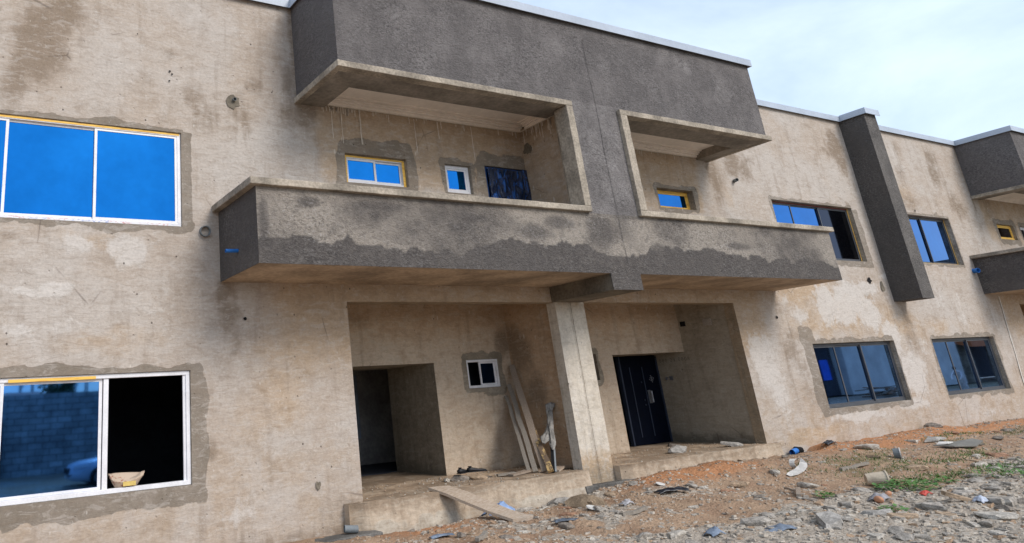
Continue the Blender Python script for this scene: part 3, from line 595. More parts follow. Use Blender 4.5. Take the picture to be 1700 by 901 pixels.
    q.mi = 0; q.grid(brk([DF + .42, 0.0], .05), brk([3.62, 6.86], .05), lambda u, v: (np.full_like(u, ox - .60), u, v), flip=True, attr=qa)
    q.grid(brk([DF + .42, 0.0], .1), brk([3.62, 6.86], .1), lambda u, v: (np.full_like(u, ox + .5), u, v), attr=qa)
    q.build('partition_wall', WALL, B)
    # trims: copings and the frames around the openings, fascia soffits
    t = MB()
    a, b = X(-7.665, 7.315); va, vb = X(-.923, -.747); vc, vd = X(.600, .80)
    z0, z1 = 4.585, 4.696; 
    t.rbox(a, vb, TF, DF + .24, z0, z1); t.rbox(a, a + .29, DF + .24, 0.0, z0, z1)
    t.rbox(vc, b, TF, DF + .24, z0 + .0, z1); t.rbox(b - .29, b, DF + .24, 0.0, z0, z1)
    t.build('parapet_coping', CEM, B, bevel=.012)
    t = MB(); ta, tb = X(-6.03, 5.80)
    t.rbox(ta, vb, TF, DF + .10, 6.727, 6.842); t.rbox(vc, tb, TF, DF + .10, 6.727, 6.842)
    t.rbox(ta, ta + .12, DF + .10, 0.0, 6.727, 6.842); t.rbox(tb - .12, tb, DF + .10, 0, 6.727, 6.842)
    t.rbox(va, vb, TF, DF + .24, z1, 6.727); t.rbox(vc, vd, TF, DF + .24, z1, 6.727)
    t.build('opening_trim', CEM, B, bevel=.01)
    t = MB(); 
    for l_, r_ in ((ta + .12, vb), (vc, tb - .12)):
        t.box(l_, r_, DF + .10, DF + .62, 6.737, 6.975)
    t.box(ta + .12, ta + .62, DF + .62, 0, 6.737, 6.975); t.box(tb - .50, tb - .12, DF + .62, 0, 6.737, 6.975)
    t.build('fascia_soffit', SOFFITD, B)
    # ceilings with stepped cornice
    for l_, r_ in ((ta + .62, ox - .60), (ox + .5, tb - .50)):
        t = MB(); t.box(l_, r_, DF + .62, 0, 6.94, 6.96)
        for i, (dd, zz) in enumerate(((.04, 6.80), (.09, 6.845), (.13, 6.88), (.2, 6.915))):
            z2 = 6.94
            t.box(l_, r_, -dd, -dd + (.05 if i else .04), zz, z2)
            if l_ > ox: t.box(l_, l_ + dd, DF + .62, -.2, zz, z2)
            else: t.box(r_ - dd, r_, DF + .62, -.2, zz, z2)
        t.build('ceiling', CEIL, B)
    # metal flashing along the roof edge
    t = MB(); zt, zu = 8.815, 8.735
    def seg(x0, x1, y0, y1, out_):
        t.box(x0, x1, y0, y1, zu, zt)
    seg(xa, ux0 - .05, -.07, .26, 0); seg(ux1 + .05, xb, -.07, .26, 0)
    seg(ux0 - .05, ux1 + .05, DF - .07, DF + .24, 0); seg(ux0 - .05, ux0 + .22, DF + .24, .26, 0); seg(ux1 - .22, ux1 + .05, DF + .24, .26, 0)
    t.box(xa, ux0 - .065, -.085, -.071, zu - .07, zt + .025); t.box(ux1 + .065, xb, -.085, -.071, zu - .07, zt + .025)
    t.box(ux0 - .065, ux1 + .065, DF - .085, DF - .071, zu - .07, zt + .025)
    t.box(ux0 - .065, ux0 - .051, DF - .07, -.071, zu - .07, zt + .025); t.box(ux1 + .051, ux1 + .065, DF - .07, -.071, zu - .07, zt + .025)
    t.build('roof_flashing', METAL, B)
    # roof deck, rooms behind the facade
    t = MB(); t.box(xa, xb, .24, 11, 8.3, 8.45); t.box(xa, xb, 11, 11.2, -.5, 8.45); t.box(xa, xa + .2, .24, 11, -.5, 8.3); t.box(xb - .2, xb, .24, 11, -.5, 8.3)
    t.box(ux0 + .22, ux1 - .22, DF + .25, .24, 8.2, 8.29)
    t.build('roof_and_rear_wall', CEM, B)
    t = MB(); t.mi = 0
    t.box(xa + .2, xb - .2, .3, 11, 3.36, 3.6); t.box(xa + .2, ox - 5.6, .3, 11, -.05, 0.0); t.box(ox - 5.6, ox - 2.2, 3.42, 9.5, -.05, 0.0); t.box(ox - 2.2, xb - .2, 2.6, 11, -.05, -.01)
    t.box(xa + .2, xb - .2, 4.5, 4.6, 3.6, 8.3); t.box(ox - 7.75, ox - 7.65, .3, 4.5, 3.6, 8.3); t.box(ox + 12.1, ox + 12.2, .3, 4.5, 3.6, 8.3)
    t.box(xa + .2, ox - 5.62, 4.5, 4.6, 0, 3.36); t.box(ox - 5.62, ox - 5.5, .3, 11, 0, 3.36); t.box(ox + 5.56, ox + 5.7, .3, 11, 0, 3.36); t.box(ox + 5.7, xb - .2, 4.5, 4.6, 0, 3.36)
    t.box(ox - 2.3, ox + 5.56, 2.54, 2.85, 2.15, 3.36); t.box(ox - 2.32, ox + 2.77, 2.54, 2.85, 0, 2.15); t.box(ox - 5.5, ox - 2.33, 3.42, 3.5, 2.15, 3.36)
    t.mi = 1; t.box(ox - 5.5, ox + 2.0, 5.55, 5.65, 0, 3.36)
    t.mi = 0; t.box(ox - 2.30, ox - 1.9, 2.86, 3.38, 0, 3.36)
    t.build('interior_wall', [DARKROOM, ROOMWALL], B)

B1 = empty('duplex_house', (0, 0, 0), 'two storey cement rendered houses with dark rough-cast balconies over two open porches', 'building', 'rendered houses of the unfinished terrace')
B2 = empty('duplex_house', (26, 0, 0), 'neighbouring cement rendered house beyond the dark vertical fin, at the right edge', 'building', 'rendered houses of the unfinished terrace')
H = dict(lu=(-12.06, -8.165, 4.318, 5.91), lg=(-12.0, -8.07, .522, 2.112), ru=(8.09, 11.975, 4.32, 5.905), rg=(8.18, 12.08, .552, 2.12),
         s1=(-5.045, -3.665, 5.318, 5.888), s2=(-2.755, -2.11, 5.295, 5.888), d=(-1.73, -.64, 3.62, 5.942), s3=(3.53, 4.855, 5.395, 5.884), s4=(2.1, 2.75, 5.30, 5.888), d2=(.6, 1.7, 3.62, 5.942))
hl = list(H.values()); sr = [(H['lu'], .075), ((-12, -8.08, 4.3, 5.9), .08), (H['lg'], .11), ((-12, -7.95, .47, 2.1), .10), ((-12, -7.9, .35, .7), .07), (H['ru'], .07), ((8.2, 12.2, 4.25, 5.8), .07), ((7.98, 12.0, .50, 2.1), .09), ((7.9, 8.2, .5, 2.4), .10), ((-5.1, -3.6, 5.3, 6.0), .15), (H['s2'], .10), ((-1.73, -.64, 4.6, 5.942), .24), (H['s3'], .09), (H['s4'], .12), ((.6, 1.7, 4.6, 5.942), .2)]
unit(B1, 0, -16, 13.2, hl, sr, .05, True)
G = dict(lu=(14.0, 17.76, 4.375, 5.91), lg=(14.165, 18.06, .55, 2.122), s1=(21.2, 22.5, 5.385, 5.92), s2=(23.03, 23.7, 5.38, 5.93), ru=(34.1, 38, 4.32, 5.9), rg=(34.2, 38, .55, 2.1))
unit(B2, 26, 13.2, 46, list(G.values()), [(G['lu'], .08), (G['lg'], .10), (G['s1'], .16), (G['s2'], .10), (G['ru'], .16), (G['rg'], .16)], .1, False)

# windows of the first pair
win(B1, H['lu'], .03, (-10.81, -9.525), WHITEF, GLASS_B, top=YEL, bottom=FILM, label='wide upper window at the left edge of the photo, three blue panes in white frame')
win(B1, H['lg'], .03, (-10.67, -9.37), WHITEF, GLASS_L, open_=(2,), fw=.06, label='wide ground floor window at left with its right sash slid open')
MB().box(-9.335, -9.265, .05, .09, .585, 2.05).build('stacked_sash_stile', WHITEF, B1); MB().box(-8.175, -8.13, .05, .08, .585, 2.05).build('window_track', WHITEF, B1)
MB().box(-10.60, -9.45, .020, .026, 2.045, 2.085).build('protective_film', YEL, B1)
win(B1, H['ru'], .12, (9.12, 10.475), GREYF, [GLASS_B, GLASS_B, GLASS_N], fw=.05, top=REDF, right=YEL, bottom=None)
win(B1, H['rg'], .11, (9.32, 10.60), GREYF, GLASS_G, fw=.06)
win(B1, H['s1'], .09, (-4.35,), WHITEF, GLASS_B, fw=.06, top=YEL, right=YEL, left=YEL, label='small two pane window above the left balcony with yellow film')
win(B1, H['s2'], .07, (), WHITEF, GLASS_B, fw=.06, label='small single pane white window beside the balcony door')
win(B1, H['s3'], .16, (), YEL, GLASS_B, fw=.055, label='small single pane window with yellow frame above the right balcony')
win(B1, H['s4'], .10, (), WHITEF, GLASS_B, fw=.06)
wr = (-1.505, -.64, 1.597, 2.178)
win(B1, wr, 1.67, (-1.10,), WHITEF, [GLASS_D, GLASS_D], open_=(0,), fw=.05, label='small white window on the back wall of the left porch')
win(B1, (1.40, 2.25, 1.597, 2.178), 1.66, (1.83,), GREYF, GLASS_D, fw=.05)
win(B2, G['lu'], .14, (15.05, 16.235), GREYF, GLASS_B, fw=.05, right=YEL, bottom=YEL)
win(B2, G['lg'], .11, (15.27, 16.55), GREYF, GLASS_G, fw=.06)
win(B2, G['s1'], .08, (), YEL, GLASS_D, fw=.06)
win(B2, G['s2'], .08, (), WHITEF, GLASS_D, fw=.06)
win(B2, G['ru'], .08, (35.3, 36.6), GREYF, GLASS_B, fw=.05); win(B2, G['rg'], .08, (35.3, 36.6), GREYF, GLASS_G, fw=.05)
# fin on the party line
f = MB(); fx0, fx1, fy = 12.76, 13.42, -.70
def fin_side_shade(u, v): return np.stack([.6 + 0 * u, .25 * sst(.5, .75, fbm(u * 1.5, v * .8)) + 0 * u, 0 * u, 0 * u], 1)  # fin sides darkened and front lightened in colour, as the light falls
f.grid(brk([fx0, fx1], .06), brk([3.187, 8.76], .06), lambda u, v: (u, np.full_like(u, fy), v), attr=lambda u, v: np.stack([.1 + 0 * u, .35 + 0 * u, 0 * u, 0 * u], 1))
for q, fl in ((fx0, True), (fx1, False)):
    f.grid(brk([fy, .01], .06), brk([3.187, 8.76], .06), lambda u, v, q=q: (np.full_like(u, q), u, v), flip=fl, attr=fin_side_shade)
f.add([(fx0, fy, 3.187), (fx1, fy, 3.187), (fx1, 0, 3.187), (fx0, 0, 3.187)], [(3, 2, 1, 0)])
fin = f.build('party_fin', ROUGH_FIN, B1, origin=(13.1, -.35, 3.187))
f = MB(); f.box(fx0 - .06, fx1 + .06, fy - .08, .0, 8.74, 8.835); f.box(fx0 - .075, fx1 + .075, fy - .095, fy - .081, 8.68, 8.86); f.box(fx0 - .075, fx0 - .061, fy - .08, -.09, 8.68, 8.86); f.build('fin_flashing', METAL, B1)

# balcony door wrapped in blue plastic film
def film_mat():
    N = NT('crumpled_blue_film', .22, .6); a = N.noise(3.2, 5, .6, 1.6, scale3=(2.2, 2.2, .8)); N.color(N.mix(N.mr(a, .48, .66), (.003, .014, .05), (.012, .10, .38)))  # brighter blue on the folds paints highlights into the colour
    N.bump(a, 1.0, .12); return N.m
BF = film_mat()
d = MB(); d.box(-1.72, -1.66, .03, .1, 3.63, 5.93); d.box(-.71, -.65, .03, .1, 3.63, 5.93); d.box(-1.66, -.71, .03, .1, 5.87, 5.93)
door = d.build('balcony_door', plain('film_covered_frame', (.008, .04, .14), .3, spec=.5), B1, origin=(-1.2, .06, 3.63)); door['label'] = 'balcony door wrapped in crumpled dark blue plastic film'
d = MB(); d.grid(np.linspace(-1.67, -.70, 46), np.linspace(3.65, 5.90, 90), lambda u, v: (u, .035 - .055 * (1 - np.abs(fbm(u * 3.2 + 1.2 * fbm(v * 1.2, u, 2), v * 1.1, 4) - .5) * 5) , v))
d.build('plastic_film', BF, door, smooth=True)
d = MB(); d.grid(np.linspace(-.74, -.60, 8), np.linspace(3.65, 5.93, 60), lambda u, v: (u, -.02 - .05 * fbm(u * 6, v * 1.4, 3), v)); d.build('plastic_film_edge', BF, door, smooth=True)
d = MB(); d.box(.61, 1.69, .1, .15, 3.63, 5.93); d.build('balcony_door', GREYF, B1)
# entrance door of the right porch
dr0 = None
d = MB(); d.box(4.02, 5.375, 2.435, 2.50, .0, 2.135); dr = d.build('entrance_door', DOORM, B1, origin=(4.68, 2.46, 0), bevel=.01); dr['label'] = 'closed navy black steel door at the back of the right porch'
MB().box(3.97, 4.015, 2.41, 2.51, 0, 2.14).build('door_frame', DOORL, dr); MB().box(5.345, 5.387, 2.40, 2.432, 0, 2.10).build('door_frame', DOORL, dr)
for x in (4.32, 4.78):
    MB().box(x, x + .028, 2.422, 2.433, .18, 1.86).build('groove_strip', DOORL, dr)
d = MB(); d.tube([(4.90, 2.36, .98), (4.90, 2.36, 1.26)], .022, 8); d.tube([(4.90, 2.36, 1.02), (4.90, 2.435, 1.02)], .012, 6); d.tube([(4.90, 2.36, 1.22), (4.90, 2.435, 1.22)], .012, 6); d.box(4.85, 4.95, 2.420, 2.433, .96, 1.28); d.build('handle', STEEL, dr)
d = MB()
for k in range(8):
    a = k * math.pi / 4 + .2; rr = .075 if k % 2 == 0 else .05
    d.box(5.08 + math.cos(a) * rr - .013, 5.08 + math.cos(a) * rr + .013, 2.422, 2.433, 1.55 + math.sin(a) * rr - .015, 1.55 + math.sin(a) * rr + .015)
d.box(5.06, 5.10, 2.420, 2.433, 1.5, 1.6); d.build('emblem', STEEL, dr)
for z in (1.48, 1.05, .93): MB().tube([(4.68, 2.416, z), (4.68, 2.434, z)], .02, 8).build('keyhole_cover', DOORL, dr)
# window at the back of the open hallway seen through the left porch
d = MB(); d.box(-2.6, -1.92, 5.50, 5.54, .62, 2.12); d.build('hallway_window', plain('pale_blue_frame', (.35, .42, .52), .5), B1)
# sockets, junction boxes, pipes and broken holes
d = MB(); d.box(5.375, 5.388, 1.36, 1.50, 2.76, 2.88); d.build('junction_box', BLACK, B1)
d = MB(); d.box(5.368, 5.388, .65, .88, 2.70, 2.87); d.build('junction_box_cover', plain('pale_cover', (.34, .31, .27), .6), B1, bevel=.01)
d = MB(); d.box(5.377, 5.388, 2.03, 2.13, 1.48, 1.58); d.tube([(5.36, 2.20, 1.53), (5.388, 2.20, 1.53)], .035, 10); d.build('switch_box', STEEL, B1)
def pipe(name, p, q, r, m, lab=None):
    a = Vector(p); b = Vector(q); u = MB(); u.tube([a, b], r, 20, cap=False); u.tube([b, a], r * .86, 20, cap=False)
    dd = (b - a).normalized(); s = dd.cross(Vector((0, 0, 1))).normalized(); t_ = dd.cross(s); n = 20; vs = []
    for rr in (r, r * .86):
        for i in range(n): vs.append(b + (s * math.cos(2 * math.pi * i / n) + t_ * math.sin(2 * math.pi * i / n)) * rr)
    u.add(vs, [(i, (i + 1) % n, n + (i + 1) % n, n + i) for i in range(n)])
    o = u.build(name, m, B1 if p[0] < 13.2 else B2, origin=p)
    k = MB(); c = a.lerp(b, .25); vs = [c + (s * math.cos(2 * math.pi * i / n) + t_ * math.sin(2 * math.pi * i / n)) * r * .86 for i in range(n)]; k.add(vs, [tuple(range(n))]); k.build('pipe_bore', BLACK, o)
    if lab: o['label'] = lab
pipe('wall_pipe', (-7.80, .05, 4.26), (-7.80, -.07, 4.25), .088, PVC, 'grey pipe end stubbed out of the wall left of the balcony')
pipe('wall_pipe', (-7.52, -.78, 3.785), (-7.75, -.78, 3.775), .028, PVCB, 'thin blue pipe sticking out of the balcony side')
pipe('wall_pipe', (-7.21, .02, 6.635), (-7.21, -.07, 6.63), .032, PVC); pipe('wall_pipe', (6.66, .02, 6.29), (6.60, -.12, 6.29), .045, PVC); pipe('wall_pipe', (18.25, .02, 4.19), (18.17, -.16, 4.18), .075, PVCB)
def knock(x, z, rx, rz, m=CEMD, y=-.006, seed=0, nrm='y'):
    rs = np.random.RandomState(seed); n = 14; vs = []
    for i in range(n):
        a = 2 * math.pi * i / n; k = rs.uniform(.65, 1.15); vs.append((x + rx * k * math.cos(a), y - .012, z + rz * k * math.sin(a)) if nrm == 'y' else (y - .012, x + rx * k * math.cos(a), z + rz * k * math.sin(a)))
    c = (x, y - .004, z) if nrm == 'y' else (y - .004, x, z)
    MB().add(vs + [c], [(i, (i + 1) % n, n) for i in range(n)]).build('dark_hole_patch', m, B1)  # flat dark disc gives the hole its inner shade by colour
knock(-7.24, 6.61, .14, .16, CEMD, seed=1); knock(-7.16, 2.865, .035, .03, BLACK, seed=2); knock(6.955, 2.785, .045, .04, BLACK, seed=3); knock(-.25, 6.33, .0, .0, seed=5) if 0 else None
knock(-8.35, 7.0, .02, .02, BLACK, seed=6); knock(-8.31, 6.95, .02, .015, BLACK, seed=7); knock(-8.36, 6.82, .018, .014, BLACK, seed=8); knock(-8.9, 7.6, .015, .012, BLACK, seed=9)
knock(11.75, 3.78, .12, .09, BLACK, seed=10); knock(12.35, 3.62, .10, .16, CEMD, seed=11); knock(15.7, 6.05, .03, .04, BLACK, seed=12)
knock(-.16, 6.35, .13, .13, CEMD, -.596, seed=13, nrm='x'); knock(-6.05, .30, .05, .07, CEMD, seed=14); knock(-3.5, 3.9, .0, .0, seed=15) if 0 else None
# hairline joints, paint drips and runs on the surfaces
def streak(mb, pts, w_, y):
    vs = []; n = len(pts)
    for i, (x, z) in enumerate(pts):
        q = w_ * random.uniform(.55, 1.2) * (1 if i < n - 1 else .5); vs += [(x - q / 2, y, z), (x + q / 2, y, z)]
    mb.add(vs, [(2 * i, 2 * i + 1, 2 * i + 3, 2 * i + 2) for i in range(n - 1)])
random.seed(91)
m_ = MB(); streak(m_, [(.012 * math.sin(z * 3) + (.0 if z > 4.3 else (4.3 - z) * .06) + random.uniform(-.006, .006), z) for z in np.linspace(8.35, 3.62, 60)], .010, DF - .010); m_.build('joint_crack', plain('joint_dark_grey', (.06, .055, .055), .95), B1)  # thin dark strip drawn along the crack
m_ = MB(); streak(m_, [(random.uniform(-.004, .004), z) for z in np.linspace(3.12, -.25, 50)], .010, -.022); m_.build('column_joint', plain('joint_brown', (.10, .07, .045), .95), B1)
m_ = MB()
for i in range(70):
    x = random.choice([random.uniform(-5.5, -.7), random.uniform(-5.5, -4.6), random.uniform(1, 5.0)]); z0 = 6.80 - random.uniform(0, .04); l_ = random.uniform(.03, .16) if random.random() < .93 else random.uniform(.3, .8)
    streak(m_, [(x + random.uniform(-.004, .004), z0 - l_ * k / 6) for k in range(7)], random.uniform(.012, .03), -.010)
for a, b in ((-5.5, -.66), (.62, 5.2)): streak(m_, [(x, 6.79) for x in (a, b)], .01, -.0105); m_.box(a, b, -.0115, -.0095, 6.785, 6.815)
m_.build('paint_drips', plain('dried_white_paint', (.66, .60, .52), .8), B1)
m_ = MB(); rr_ = random
def sstreak(pts, w_):
    vs = []
    for i, (y, z) in enumerate(pts): q = w_ * random.uniform(.5, 1.2); vs += [(-.606, y - q / 2, z), (-.606, y + q / 2, z)]
    m_.add(vs, [(2 * i, 2 * i + 1, 2 * i + 3, 2 * i + 2) for i in range(len(pts) - 1)])
for i in range(16):
    y = random.uniform(-1.1, -.1); l_ = random.uniform(.06, .4); sstreak([(y, 6.81 - l_ * k / 5) for k in range(6)], .02)
m_.box(-.607, -.605, -1.12, -.02, 6.785, 6.815)
sstreak([(-1.10 + .01 * math.sin(k), 6.80 - .08 * k) for k in range(9)], .03)
m_.build('paint_drips', plain('dried_white_paint_side', (.66, .60, .52), .8), B1)
m_ = MB(); streak(m_, [(19.38 - .03 * k + .01 * math.sin(k), 3.38 - .22 * k) for k in range(14)], .07, -.016); m_.build('paint_run', plain('pale_lime_run', (.60, .57, .52), .85), B2)
# faint handwriting on the porch side wall
tcu = bpy.data.curves.new('writing', 'FONT'); tcu.body = '080 24 0808'; tcu.size = .13; tcu.space_character = 1.35; tcu.offset = -.002
to = bpy.data.objects.new('writing', tcu); col.objects.link(to); bpy.context.view_layer.update()
me = bpy.data.meshes.new_from_object(to.evaluated_get(bpy.context.evaluated_depsgraph_get())); bpy.data.objects.remove(to)
wo = bpy.data.objects.new('wall_writing', me); me.materials.clear(); me.materials.append(plain('faint_charcoal', (.11, .10, .08), .95)); col.objects.link(wo); wo.parent = B1
wo.matrix_local = Matrix.Translation((5.384, 2.33, 1.93)) @ Matrix(((0, 0, -1, 0), (-1, 0, 0, 0), (0, 1, 0, 0), (0, 0, 0, 1)))

# ================================================================== loose things
def gz(x, y): return float(gh(np.array([x]), np.array([y]))[0])
def rock(name, mat, seed, flat=.55, slab=False, parent=None):
    """one broken stone, about 1 m across before scaling"""
    rs = np.random.RandomState(seed); b = MB()
    if slab:
        n = rs.randint(5, 8); an = np.sort(rs.uniform(0, 2 * math.pi, n) * .25 + np.arange(n) * 2 * math.pi / n); rr = rs.uniform(.36, .56, n); h = flat * .5
        lo = np.stack([np.cos(an) * rr, np.sin(an) * rr * .8, -h * rs.uniform(.7, 1, n)], 1); hi = np.stack([np.cos(an) * rr * rs.uniform(.82, .98, n), np.sin(an) * rr * .8 * rs.uniform(.82, .98, n), h * rs.uniform(.5, 1, n)], 1)
        mid = np.stack([np.cos(an) * rr * 1.06, np.sin(an) * rr * .85, h * rs.uniform(-.2, .4, n)], 1)
        b.add(np.concatenate([lo, mid, hi, [[0, 0, h * .85]]]), [tuple(range(n))[::-1]] + [(i, (i + 1) % n, n + (i + 1) % n, n + i) for i in range(n)] + [(n + i, n + (i + 1) % n, 2 * n + (i + 1) % n, 2 * n + i) for i in range(n)] + [(2 * n + i, 2 * n + (i + 1) % n, 3 * n) for i in range(n)])
    else:
        import bmesh
        bm = bmesh.new(); bmesh.ops.create_icosphere(bm, subdivisions=2, radius=.5)
        pl = [(Vector(rs.normal(size=3)).normalized(), rs.uniform(.26, .42)) for _ in range(9)]
        for v in bm.verts:
            for nrm, d in pl:
                k = v.co.dot(nrm)
                if k > d: v.co -= nrm * (k - d)
            v.co *= 1 + rs.uniform(-.03, .03); v.co.z *= flat
        b.add([v.co[:] for v in bm.verts], [[v.index for v in f.verts] for f in bm.faces]); bm.free()
    return b.build(name, mat, parent)
def put(o, x, y, s, rz=None, dz=None, tilt=.15, z=None, sc=(1, 1, 1)):
    o.scale = (s * sc[0], s * sc[1], s * sc[2]); zz = gz(x, y) if z is None else z
    lo = min(v.co.z for v in o.data.vertices) * s * sc[2] if dz is None else dz
    o.location = (x, y, zz - lo * .30); o.rotation_euler = (random.uniform(-tilt, tilt), random.uniform(-tilt, tilt), random.uniform(0, 6.28) if rz is None else rz); return o

# ---- counted stones of the rubble
protos = []
for k in range(20):
    m = k % 5; protos.append((rock('stone', ST[m], 100 + k, (.16, .24, .32)[k % 3] if k % 3 else .5, slab=k % 3 != 0), m))
SL = {0: ('grey', 'grey broken stones'), 1: ('pale', 'pale broken stones'), 2: ('tan', 'tan broken stones'), 3: ('dark', 'dark broken stones'), 4: ('reddish', 'reddish broken stones')}
rs = np.random.RandomState(11); used = set(); cnt = 0; fw = Vector((0.4485, 0.8417, 0.3006))
def seen(x, y, z, mrg=0):
    d = Vector((x + 11.5658, y + 10.6811, z - 1.5119)); w_ = d.dot(fwd)
    if w_ < 1: return False
    u = 1189.6 * d.dot(right) / w_ + 509.1; v = 1189.6 * d.dot(down) / w_ + 294.9
    return -mrg < u < 1700 + mrg and v < 901 + mrg
while cnt < 265:
    x = rs.uniform(-6, 18); y = -rs.uniform(.25, 6.2)
    if not seen(x, y, -.45): continue
    D = float(debris(np.array([x]), np.array([y]))[0]); r_ = rs.rand()
    dist = math.hypot(x + 11.5, y + 10.7)
    if r_ > (.9 * D + .16) * (9 / dist) ** .3: continue
    pr, m = protos[rs.randint(20)] if D < .4 else protos[rs.choice([0, 5, 10, 15, 1, 6, 11, 16, 3, 8, 0, 5, 10])]
    if cnt < 20: pr, m = protos[cnt]
    if pr.name not in used: o = pr; used.add(pr.name)
    else: o = pr.copy(); col.objects.link(o)
    s = (.07 + .15 * rs.rand() ** 2.6) * (1.2 if D > .5 else 1) * (dist / 12) ** .35
    put(o, x, y, s, sc=(1.35, 1, 1)); cnt += 1
    big = 'chunky' if s > .2 else 'small' if s < .12 else 'fist-sized'
    zone = 'on the red soil by the wall foot' if y > -1.1 and x > 5.5 else 'on the red soil heap below the right porch' if y > -1.3 and x > -.3 else 'near the wooden ramp' if x < -2.6 and y > -2.2 else 'in front of the column' if x < .2 and y > -2.6 else 'around the tipped cream bucket' if 1.6 < x < 5 and -4 < y < -2 else 'near the dark weathered sheet' if x >= 7 and y > -3.2 else 'by the torn white plastic' if x >= .2 and y > -2.8 else 'by the blue-grey cloths at the bottom edge' if x < .4 else 'in the grey rubble around the pottery pieces' if x < 3.2 else 'in the rubble and grass at the right edge'
    tag(o, f'{big} {SL[m][0]} stone {zone}', 'stone', f'{big} {SL[m][1]} {zone}')

# ---- uncountable crushed rubble
def rubble_mat():
    N = NT('crushed_rubble', .96, .15); a = N.n('ShaderNodeAttribute', attribute_name='stain_shade'); sp = N.n('ShaderNodeSeparateColor'); N.L(a.outputs['Color'], sp.inputs[0])
    c = N.mix(sp.outputs[0], (.33, .285, .235), (.48, .43, .36)); c = N.mix(sp.outputs[1], c, (.36, .25, .165)); c = lowhigh(N, c, 9, .2, 45, .25); N.color(c); N.bump(N.noise(50, 4), .6, .01); return N.m
RUB = rubble_mat()
def shards(n, sampler, s0, s1, seed, flat=.3, z0=None):
    r = np.random.RandomState(seed); b = MB(); xs_ = []; tries = 0
    P = []
    while len(P) < n:
        x, y, ok, tone = sampler(r, 4000); k = np.nonzero(ok)[0]
        for i in k: P.append((x[i], y[i], tone[i]))
    P = np.array(P[:n]); z = gh(P[:, 0], P[:, 1]) if z0 is None else np.full(len(P), z0); m = 5
    an = np.arange(m) * 2 * np.pi / m + r.uniform(-.35, .35, (n, m)); rad = r.uniform(.6, 1.1, (n, m)); s = s0 + (s1 - s0) * r.rand(n) ** 2.5; rot = r.uniform(0, 6.28, n)
    lx = np.cos(an) * rad * 1.3; ly = np.sin(an) * rad * .8
    h = flat * r.uniform(.5, 1.5, n)
    V = np.zeros((n, 2 * m, 3))
    cx, sx = np.cos(rot)[:, None], np.sin(rot)[:, None]
    for t in (0, 1):
        k = 1 - .15 * t; X = (lx * cx - ly * sx) * k; Y = (lx * sx + ly * cx) * k; Z = np.tile((t * 2 - .9) * h[:, None], (1, m)) + r.uniform(-.08, .08, (n, m))
        tx, ty = r.uniform(-.25, .25, (2, n, 1)) if t == 0 else (tx, ty)
        Z = Z + X * tx + Y * ty
        V[:, t * m:(t + 1) * m, 0] = X * 1.25; V[:, t * m:(t + 1) * m, 1] = Y; V[:, t * m:(t + 1) * m, 2] = Z
    V = V * s[:, None, None]; V[:, :, 0] += P[:, 0:1]; V[:, :, 1] += P[:, 1:2]; V[:, :, 2] += z[:, None] + s[:, None] * .12
    F = [];
    base = [tuple(range(m, 2 * m))] + [(i, (i + 1) % m, m + (i + 1) % m, m + i) for i in range(m)]
    for q in range(n):
        o = q * 2 * m; F += [tuple(i + o for i in f) for f in base]
    at = np.zeros((n, 2 * m, 4)); at[:, :, 0] = r.rand(n)[:, None] ; at[:, :, 1] = P[:, 2:3]; at[:, :, 3] = 1
    b.add(V.reshape(-1, 3), F, at.reshape(-1, 4)); return b
def samp_main(r, n):
    x = r.uniform(-6, 14, n); y = -r.uniform(.3, 7.4, n); d = debris(x, y); ok = r.rand(n) < d * .9 * np.clip(1.5 - (x + 6) / 22, .3, 1); return x, y, ok, (r.rand(n) < .12) * 1.0
def samp_soil(r, n):
    x = r.uniform(-6, 19, n); y = -r.uniform(.12, 5.5, n); d = debris(x, y); cl = sst(.35, .6, fbm(x * 1.2 + 5, y * 1.6 + 2, 3)); ok = r.rand(n) < (1 - d) * (.25 + .75 * cl); return x, y, ok, (r.rand(n) < .5) * r.uniform(.4, 1, n)
tag(shards(15000, samp_main, .010, .060, 5, .22).build('crushed_rubble', RUB), kind='stuff')
tag(shards(10000, samp_soil, .007, .034, 6, .35).build('scattered_gravel', RUB), kind='stuff')

def samp_porch(r, n):
    x = r.uniform(-5.1, 5.2, n); y = r.uniform(-.12, 1.5, n) ** 1; wall = np.minimum(np.abs(y - 1.5), np.abs(x + .35)); ok = (r.rand(n) < .15 + .8 * np.exp(-wall / .15) + .5 * np.exp(-((x + 2.7) / .5) ** 2)) & ((x < -.5) | (x > .5)); return x, y, ok, (r.rand(n) < .5) * .8
tag(shards(1100, samp_porch, .004, .017, 9, .5, z0=-.004).build('porch_grit', RUB), kind='stuff')

